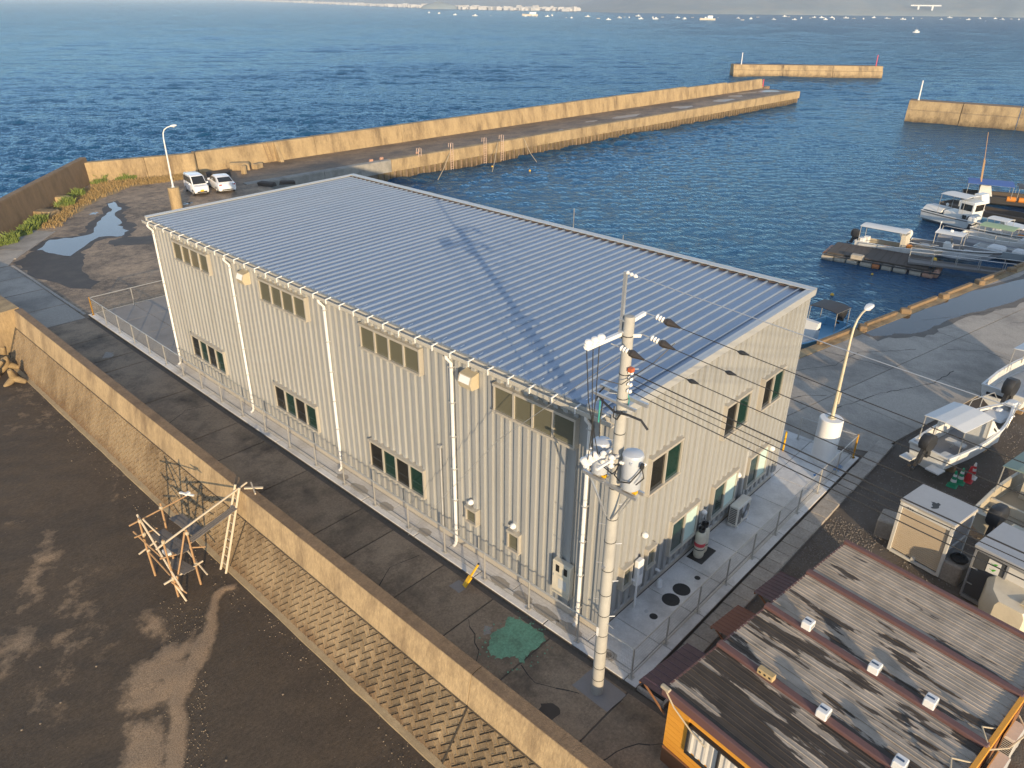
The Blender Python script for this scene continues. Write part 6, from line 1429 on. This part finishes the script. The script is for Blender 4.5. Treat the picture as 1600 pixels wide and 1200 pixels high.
for k in range(5): q.lathe([(.05, -.5), (.28, -.4), (.28, .4), (.05, .5)], 10, (4.6+k*1.1, -1.4, .95), Matrix.Rotation(PI/2, 3, 'Y'))
q.build('orange_float', m_orangeb, b9, True)
q = MB()
for s in (-.6, .6): q.bar((1.6, s, .8), (1.2, s*.9, 4.6), .12)
q.bar((1.25, -.6, 4.3), (1.25, .6, 4.3), .1); q.tube([(1.2, 0, 4.5), (.8, 0, 7.4)], .03, 5); q.build('mast_frame', m_mast, b9)
console(b9, 2.2, 1.4, 1.5, .7, 2.0, m_hullw, False)
b10 = thing('skiff', 'small grey skiff with folded covers moored beyond the gangway', 'boat', (60.7, 4.4, FL+.0), R(-95))
hull(b10, 5.6, 1.8, .75, m_hullg, m_deckw, .4, .25); q = MB(); q.rbox((1.6, 0, .75), (1.3, 1.2, .5), .15); q.rbox((3.3, .1, .8), (.9, 1.0, .45), .15); q.build('cover', m_canw, b10)
b11 = thing('skiff', 'boat under a pale green canopy moored beside the railed float', 'boat', (64.0, 6.4, FL+.0), R(-95))
hull(b11, 7.0, 2.0, .85, m_hullw, m_deckw, .4, .3); canopy(b11, 1.4, 4.2, .95, 1.95, 0, mat('canopy_palegreen', (.36, .46, .27), .7, 0, (.3, .4, .22), 1.5), legz=.8); q = MB(); q.rbox((5.2, 0, .95), (1.2, 1.1, .5), .1); q.build('locker', m_deckw, b11)
fl2 = thing('mooring_float', 'grey float with a pale handrail between the moored skiffs', 'float', (62.4, 7.6, FL), R(-95))
MB().rbox((4.5, 0, .4), (9.5, 1.4, .5), .05).build('float_body', m_deckg, fl2)
q = MB()
for x in (0, 2.2, 4.4, 6.6, 8.8): q.tube([(x, -.6, .6), (x, -.6, 1.6)], .035, 6)
q.tube([(0, -.6, .6), (0, -.6, 1.5), (.2, -.6, 1.6), (8.8, -.6, 1.6)], .035, 6); q.build('handrail', m_rail, fl2)
b12 = thing('fishing_boat', 'white boat with a red deck at the right frame edge by the far moorings', 'boat', (86.5, 6.0, FL-.15), R(-75)); hull(b12, 8.5, 2.5, 1.0, m_hullw, mat('deck_red', (.4, .1, .07), .6), .65, .35); console(b12, 2.6, 1.2, 1.4, .65, 2.0, m_hullw)
b15 = thing('skiff', 'white skiff with orange gear tucked between the wheelhouse boat and the green canopy boat', 'boat', (67.0, 6.2, FL+.0), R(-102))
hull(b15, 6.4, 1.9, .85, m_hullw, m_deckw, .4, .3, stripe=m_dark); console(b15, 2.2, .8, .9, .4, 1.4, m_hullw); canopy(b15, 1.2, 3.0, .8, 2.0, 0, legz=.8); outboard(b15, 0, .9, 1.2, m_hullw, .2); MB().rbox((4.2, 0, .75), (.9, .8, .35), .1).build('orange_gear', m_orangeb, b15)
# blue boat tied under the quay with a dark canopy
b13 = thing('skiff', 'light blue boat with a tilted dark canopy tied to the quay behind the warehouse', 'boat', (31.2, 5.1, FL+1.05), R(172))
hull(b13, 7.2, 2.0, .95, m_hullb, m_hullb, .5, .2); canopy(b13, .5, 2.1, .9, 2.25, 0, mat('canopy_dark', (.035, .033, .036), .6), legz=.9)
q = MB(); q.loft([[(2.9, -.6, .5), (3.6, -.6, .5), (3.6, .45, .5), (2.9, .45, .5)], [(2.9, -.6, 1.7), (3.2, -.6, 1.7), (3.2, .45, 1.7), (2.9, .45, 1.7)]]); q.build('console', m_hullw, b13); MB().lathe([(.08, 0), (.07, .01)], 12, (3.0, .46, 1.3), Matrix.Rotation(-PI/2, 3, 'X')).build('port_hole', m_black, b13); MB().rbox((4.2, 0, .72), (.9, 1.0, .3), .08).build('locker', m_deckw, b13); outboard(b13, 0, 1.0, 1.2, None, .3)
# masts and cabin top showing over the warehouse roof
b14 = thing('fishing_boat', 'boat whose blue and cream cabin top and aerial show over the warehouse roof edge', 'boat', (33.1, 32.3, FL-.3), R(-75))
hull(b14, 9.5, 2.5, 1.0, m_hullw, m_deckw, .6, .4); console(b14, 4.0, 1.7, 1.5, .6, 2.3, m_hullc, False); q = MB(); q.lathe([(.35, -.4), (.36, .4)], 14, (5.1, 0, 1.9), Matrix.Rotation(PI/2, 3, 'Y')); q.build('net_drum', m_capblue, b14); q = MB(); q.loft([[(6.2, -.6, 1.0), (6.2, 0, 2.1), (6.2, .6, 1.0)], [(5.5, -.5, 1.0), (5.5, 0, 2.1), (5.5, .5, 1.0)]]); q.build('cabin_top', m_hullc, b14); q = MB(); q.tube([(3.9, 0, 2.3), (3.9, 0, 4.6)], .035, 5); q.tube([(8.3, 0, 1.2), (8.3, 0, 3.0)], .03, 5); q.build('aerial', m_rail, b14)
# ------------------------------------------------------------------ pole scaffold on the beach
m_bam = mat('scaffold_pole', (.43, .27, .14), .8, 0, (.30, .175, .085), 6, bump=.2); m_bamp = mat('scaffold_pale', (.56, .47, .35), .75, 0, (.55, .46, .34), 5); m_plank = mat('grey_plank', (.20, .175, .155), .85, 0, (.13, .115, .10), 3, bump=.4)
sc = thing('pole_scaffold', 'rickety scaffold of tied wooden poles with grey planks on the beach', 'scaffold', (0, 0, 0))
def P_(x, y, z): return Vector((x, y, z))
L1b, L2b, L3b = P_(-7.38, 14.62, -2.1), P_(-6.44, 12.98, -2.1), P_(-7.29, 12.96, -2.1)
L4b = P_(-6.6, 14.75, -2.1)
def pole_(a, c, m=m_bam, r=.04, nm='pole'): return MB().tube([a, a.lerp(c, .5)+Vector((rnd(-.015, .015), rnd(-.015, .015), 0)), c], [r, r*.92, r*.85], 6).build(nm, m, sc, True)
pole_(L1b, P_(-7.42, 14.66, .62)); pole_(L2b, P_(-6.5, 13.0, .5)); pole_(L3b, P_(-7.33, 12.98, .55)); pole_(L4b, P_(-6.55, 14.8, .75))
zt, zm, zd = .28, -.95, -.35
pole_(P_(-7.75, 14.75, .42), P_(-5.6, 14.75, .62), m_bam, .032, 'rail'); pole_(P_(-7.36, 14.9, .62), P_(-7.3, 12.3, -1.3), m_bamp, .038, 'brace'); pole_(P_(-7.3, 14.6, .55), P_(-7.1, 13.9, .1), m_bamp, .03, 'brace')
pole_(P_(-7.6, 13.0, .28), P_(-3.9, 13.35, 1.02), m_bamp, .04, 'rail'); pole_(P_(-6.55, 13.05, .4), P_(-7.25, 12.9, -1.35), m_bam, .035, 'brace')
pole_(P_(-7.7, 14.7, -.85), P_(-6.9, 14.8, -.7), m_bamp, .035, 'rail'); pole_(P_(-7.4, 14.7, -.85), P_(-7.25, 12.75, -1.35), m_bam, .032, 'brace'); pole_(P_(-7.65, 12.95, -1.2), P_(-6.2, 12.95, -1.05), m_bamp, .04, 'rail'); pole_(P_(-6.35, 14.2, -.9), P_(-6.35, 12.4, -1.25), m_bamp, .035, 'brace'); pole_(P_(-7.35, 13.1, -1.2), P_(-7.18, 12.5, -2.1), m_bamp, .04, 'pole'); pole_(P_(-7.38, 13.0, -1.3), P_(-7.1, 12.6, -1.75), m_bam, .03, 'brace'); pole_(P_(-7.7, 14.7, -.1), P_(-6.9, 14.65, -.1), m_bam, .03, 'rail'); pole_(P_(-7.6, 15.0, -.05), P_(-7.3, 13.4, -.6), m_bam, .03, 'brace'); pole_(P_(-6.5, 13.1, -.35), P_(-6.05, 12.8, -.4), m_bam, .03, 'rail'); pole_(P_(-7.5, 13.2, -.3), P_(-7.0, 13.0, -.3), m_bam, .03, 'rail')
for x0 in (-7.12, -6.98, -6.84, -6.7): MB().bar((x0-.02+rnd(-.02, .02), 14.75, zd+rnd(0, .03)), (x0+.22, 13.0+rnd(-.1, .1), zd-.02), .13, .03).build('plank', m_plank, sc)
for k in range(3): MB().bar((-6.35+k*.16, 14.7, .05-.02*k), (-6.15+k*.16, 13.1, -.05), .15, .025).build('plank', m_plank, sc)
for k in range(3): MB().bar((-7.15+k*.15, 13.75, -1.0), (-6.95+k*.15, 12.7, -1.0), .14, .03).build('plank', m_plank, sc)
q = MB()
for k in range(3): q.bar((-6.45, 12.98-k*.09+.09, .02-.015*k), (-4.62, 13.08-k*.09+.09, .42-.01*k), .08, .03)
q.build('plank', m_plank, sc); pole_(P_(-6.5, 12.92, -.05), P_(-5.4, 12.98, .2), m_bam, .03, 'rail')
q = MB()
for p_ in ((-7.4, 14.64, .5), (-6.5, 13.0, .35), (-7.32, 12.98, .45), (-6.57, 14.78, .55), (-7.38, 14.65, -.85), (-7.3, 12.96, -1.15), (-6.45, 12.98, -1.05), (-7.38, 14.64, -.1), (-7.2, 13.3, -.75)): q.lathe([(.05, -.07), (.07, -.03), (.07, .03), (.05, .07)], 7, p_)
q.build('lashing', m_rope, sc)
MB().rbox((-7.05, 13.75, -.6), (.22, .4, .12), .02).build('tray', m_white, sc)
tag(MB().bar((-5.75, 15.0, .7), (-5.45, 14.5, .66), .07, .05).bar((-5.68, 14.68, .72), (-5.5, 14.72, .72), .1, .08).build('white_bracket', m_white), 'small white clamp tied to the end of the scaffold rail', 'clamp')
ld = thing('wooden_ladder', 'pale wooden ladder leaning on the seawall parapet beside the scaffold', 'ladder', (0, 0, 0))
la, lb = P_(-5.55, 13.24, -2.06), P_(-5.52, 12.9, -2.06); ta, tb = P_(-4.32, 13.4, 1.12), P_(-4.32, 13.1, 1.12)
MB().tube([la, ta], .045, 7).build('rail', m_bamp, ld, True); MB().tube([lb, tb], .045, 7).build('rail', m_bamp, ld, True)
for k in range(9):
    f = .1+k*.095; MB().tube([la.lerp(ta, f), lb.lerp(tb, f)], .022, 6).build('rung', m_bamp, ld)
tag(MB().bar((-4.1, 13.2, .94), (-3.6, 12.75, .93), .08, .05).bar((-4.0, 12.6, .93), (-3.75, 13.35, .95), .05, .05).build('timber_scrap', m_bamp), 'pale crossed battens lying on the parapet top by the ladder', 'timber')
# ------------------------------------------------------------------ tetrapods at the wall head
def tetra(loc, s, rot, label):
    dirs = [Vector((0, 0, 1)), Vector((.943, 0, -.333)), Vector((-.471, .816, -.333)), Vector((-.471, -.816, -.333))]
    q = MB()
    for d in dirs: q.lathe([(.3*s, 0), (.3*s, .3*s), (.21*s, .95*s), (.15*s, 1.05*s)], 10, (0, 0, 0), d.to_track_quat('Z', 'Y').to_matrix())
    q.lathe([(.1*s, -.33*s), (.28*s, -.2*s), (.33*s, 0), (.28*s, .2*s), (.1*s, .33*s)], 12)
    o = q.build('tetrapod', m_tet, None, True, loc); o.rotation_euler = rot
    return tag(o, label, 'tetrapod', 'tetrapods by the wall head')
m_tet = mat('tetrapod_concrete', (.42, .30, .15), .9, 0, (.16, .11, .06), 2.2, .5, bump=.6, grime=.5, gscale=1.5)
for i, (x, y, l) in enumerate(((22, 592, 'nearest tetrapod, resting on sand at the left edge'), (12, 573, 'second tetrapod from the sand at the left edge'), (-8, 585, 'tetrapod cut by the left frame edge, low on the sand'), (6, 556, 'third tetrapod leaning on the seawall head'), (-12, 560, 'tetrapod half out of frame behind the leaning one'), (-4, 540, 'topmost tetrapod against the wall head'), (-22, 548, 'tetrapod farthest left behind the others'), (-30, 580, 'tetrapod outside the left edge'))):
    p = at(x, y, -1.75); tetra((p.x, p.y, -1.7+.1*(i % 3)), .62, (rnd(-1, 1), rnd(-1, 1), rnd(0, 6)), l)
# ------------------------------------------------------------------ weeds and rubble under the sea walls
m_dry = mat('dry_grass', (.42, .29, .12), .9, 0, (.30, .20, .08), 1.5, .6); m_grn = mat('green_weed', (.24, .29, .06), .8, 0, (.09, .14, .03), 2.2, .5)
gb = MB()
def tuft(mb, x, y, z, n, h, w, spread):
    for k in range(n):
        a = rnd(0, 6.28); r = spread*math.sqrt(random.random()); bx, by = x+r*math.cos(a), y+r*math.sin(a); b_ = rnd(0, 6.28); hh = h*rnd(.5, 1.1); ln = rnd(.1, .7)*hh
        dx, dy = math.cos(b_), math.sin(b_); ww = w*rnd(.6, 1.2)
        mb.add([(bx-dy*ww, by+dx*ww, z-.02), (bx+dy*ww, by-dx*ww, z-.02), (bx+dx*ln*.5+dy*ww*.6, by+dy*ln*.5-dx*ww*.6, z+hh*.7), (bx+dx*ln, by+dy*ln, z+hh)], [(0, 1, 2), (0, 2, 3)])
strip = [(4.0, 60.6), (7.5, 66.5), (10.5, 69.8), (14.2, 73.2), (18.5, 71.8), (22.5, 71.6)]
wid = [1.2, 1.8, 2.4, 3.4, 2.6, 1.0]
soil = []
for i in range(len(strip)-1):
    for k in range(520):
        f = random.random(); x = strip[i][0]+(strip[i+1][0]-strip[i][0])*f; y = strip[i][1]+(strip[i+1][1]-strip[i][1])*f; wd = wid[i]+(wid[i+1]-wid[i])*f
        tuft(gb, x+rnd(-wd, wd)*.5+.4, y+rnd(-wd, wd)*.5-.3, -.13, 3, .32, .022, .3)
tag(gb.build('dry_grass', m_dry), 'dry golden grass strip growing under the sea wall by the yard', 'grass', kind='stuff')
struct(MB().sheet(wobble([(1.2, 58.4), (4.6, 61.2), (8.2, 64.2), (11.5, 67.8), (15, 70.4), (19.5, 70.4), (23, 70.9), (23, 73), (13.9, 74.8), (7, 67.0), (.7, 58.8)], .25, 4), -.122).build('sandy_soil', mat('sandy_soil', (.40, .28, .13), .95, 0, (.28, .19, .09), .8, .6, bump=.5, bscale=8)))
for i, (x, y, s, l) in enumerate(((157, 284, 1.0, 'bright green weed clump below the corner of the sea walls'), (193, 281, .9, 'green weed clump against the golden wall'), (206, 280, .6, 'small green weed clump right of the others by the golden wall'), (120, 307, .9, 'green weed clump on the edge of the dry grass near the brown wall'), (103, 322, 1.0, 'green weed clump beside the broken concrete'), (58, 350, .95, 'long green weed patch under the brown wall'), (48, 357, .9, 'green weed patch next to the long one under the brown wall'), (37, 365, .8, 'low green weeds farther along the brown wall'), (14, 378, .9, 'green weeds near the left frame edge under the brown wall'))):
    p = at(x, y, -.1); q = MB(); tuft(q, 0, 0, 0, 420, .5*s, .035, .8*s); tuft(q, .35*s, .2*s, 0, 260, .8*s, .03, .45*s); tuft(q, -.5*s, -.3*s, 0, 160, .3*s, .04, .6*s)
    tag(q.build('weed_clump', m_grn, None, False, (p.x, p.y, -.12)), l, 'plant', 'green weeds under the sea walls')
def rock(x, y, s, label, name='rubble', z=-.12, m=None):
    q = MB(); q.rbox((0, 0, s[2]/2), s, min(s)*.2); q.v = [(v[0]*(1+.25*mn.noise(Vector(v)*2+Vector((x, y, 0)))), v[1]*(1+.25*mn.noise(Vector(v)*2+Vector((y, x, 3)))), v[2]) for v in q.v]
    return tag(q.build(name, m or m_conc, None, False, (x, y, z), rnd(0, 3)), label, 'rubble')
p = at(73, 337, -.1); rock(p.x, p.y, (1.8, 1.2, .5), 'broken concrete lump among weeds by the brown wall'); p = at(100, 318, -.1); rock(p.x, p.y+.6, (1.5, .9, .6), 'pale broken slab beside the green weeds', z=-.12)
rock(27.4, 70.9, (2.2, 1.0, .8), 'golden concrete lump against the parapet behind the hatchback'); rock(29.2, 70.3, (1.4, .7, .55), 'smaller golden concrete lump by the parapet'); rock(26.6, 68.6, (.5, .5, .9), 'short upright stub of concrete near the hatchback')
m_net = mat('dark_net', (.07, .055, .045), .95, bump=.8)
for i, (x, y, s) in enumerate(((25.3, 61.6, (1.8, .9, .35)), (27.2, 60.9, (1.6, .8, .3)), (24.0, 69.2, (2.4, 1.2, .5)))): rock(x, y, s, ('dark heap of netting right of the hatchback', 'second dark netting heap near the pier edge', 'dark netting heap behind the minivan')[i], 'netting_heap', m=m_net)
# edge clutter along the quay
for i, u in enumerate((5.2, 9.9, 14.6, 19.4, 24.2)):
    x, y, _ = Q(u+.4, -.25); rock(x, y, (.6, .45, .3), ('weathered mooring lump on the quay edge nearest the warehouse', 'weathered mooring lump on the quay edge, second from the warehouse', 'weathered mooring lump on the quay edge, third from the warehouse', 'weathered mooring lump near the gangway foot', 'weathered mooring lump past the gangway foot')[i], 'mooring_lump', z=-.1, m=m_fender)

vary(m_plank, .2)
for i, (u, v) in enumerate(((16.6, .9), (18.3, 1.1), (23.8, 1.0))):
    tag(MB().rbox((0, 0, .15), (.45, .3, .3), .04).build('crate', m_drumr, None, False, (24+u, PY0+v, -.12), .3*i), ('rusty crate on the pier edge left of the ladders', 'second rusty crate on the pier edge, right of the first', 'rusty crate at the foot of the nearest pier ladder')[i], 'crate')
# ------------------------------------------------------------------ haze over the bay
hz = bpy.data.objects.new('haze', MB().box((1500, 1500, 67), (9600, 9600, 146)).mesh('haze')); COL.objects.link(hz)
m_hz = bpy.data.materials.new('haze_air'); m_hz.use_nodes = True; t = m_hz.node_tree
t.nodes.remove(t.nodes['Principled BSDF']); pv = t.nodes.new('ShaderNodeVolumePrincipled'); pv.inputs['Color'].default_value = (.72, .84, 1, 1); pv.inputs['Density'].default_value = .00026; pv.inputs['Anisotropy'].default_value = .0
t.links.new(pv.outputs[0], t.nodes['Material Output'].inputs['Volume']); hz.data.materials.clear(); hz.data.materials.append(m_hz); tag(hz, 'pale haze over the bay', None, kind='stuff'); hz.display_type = 'WIRE'
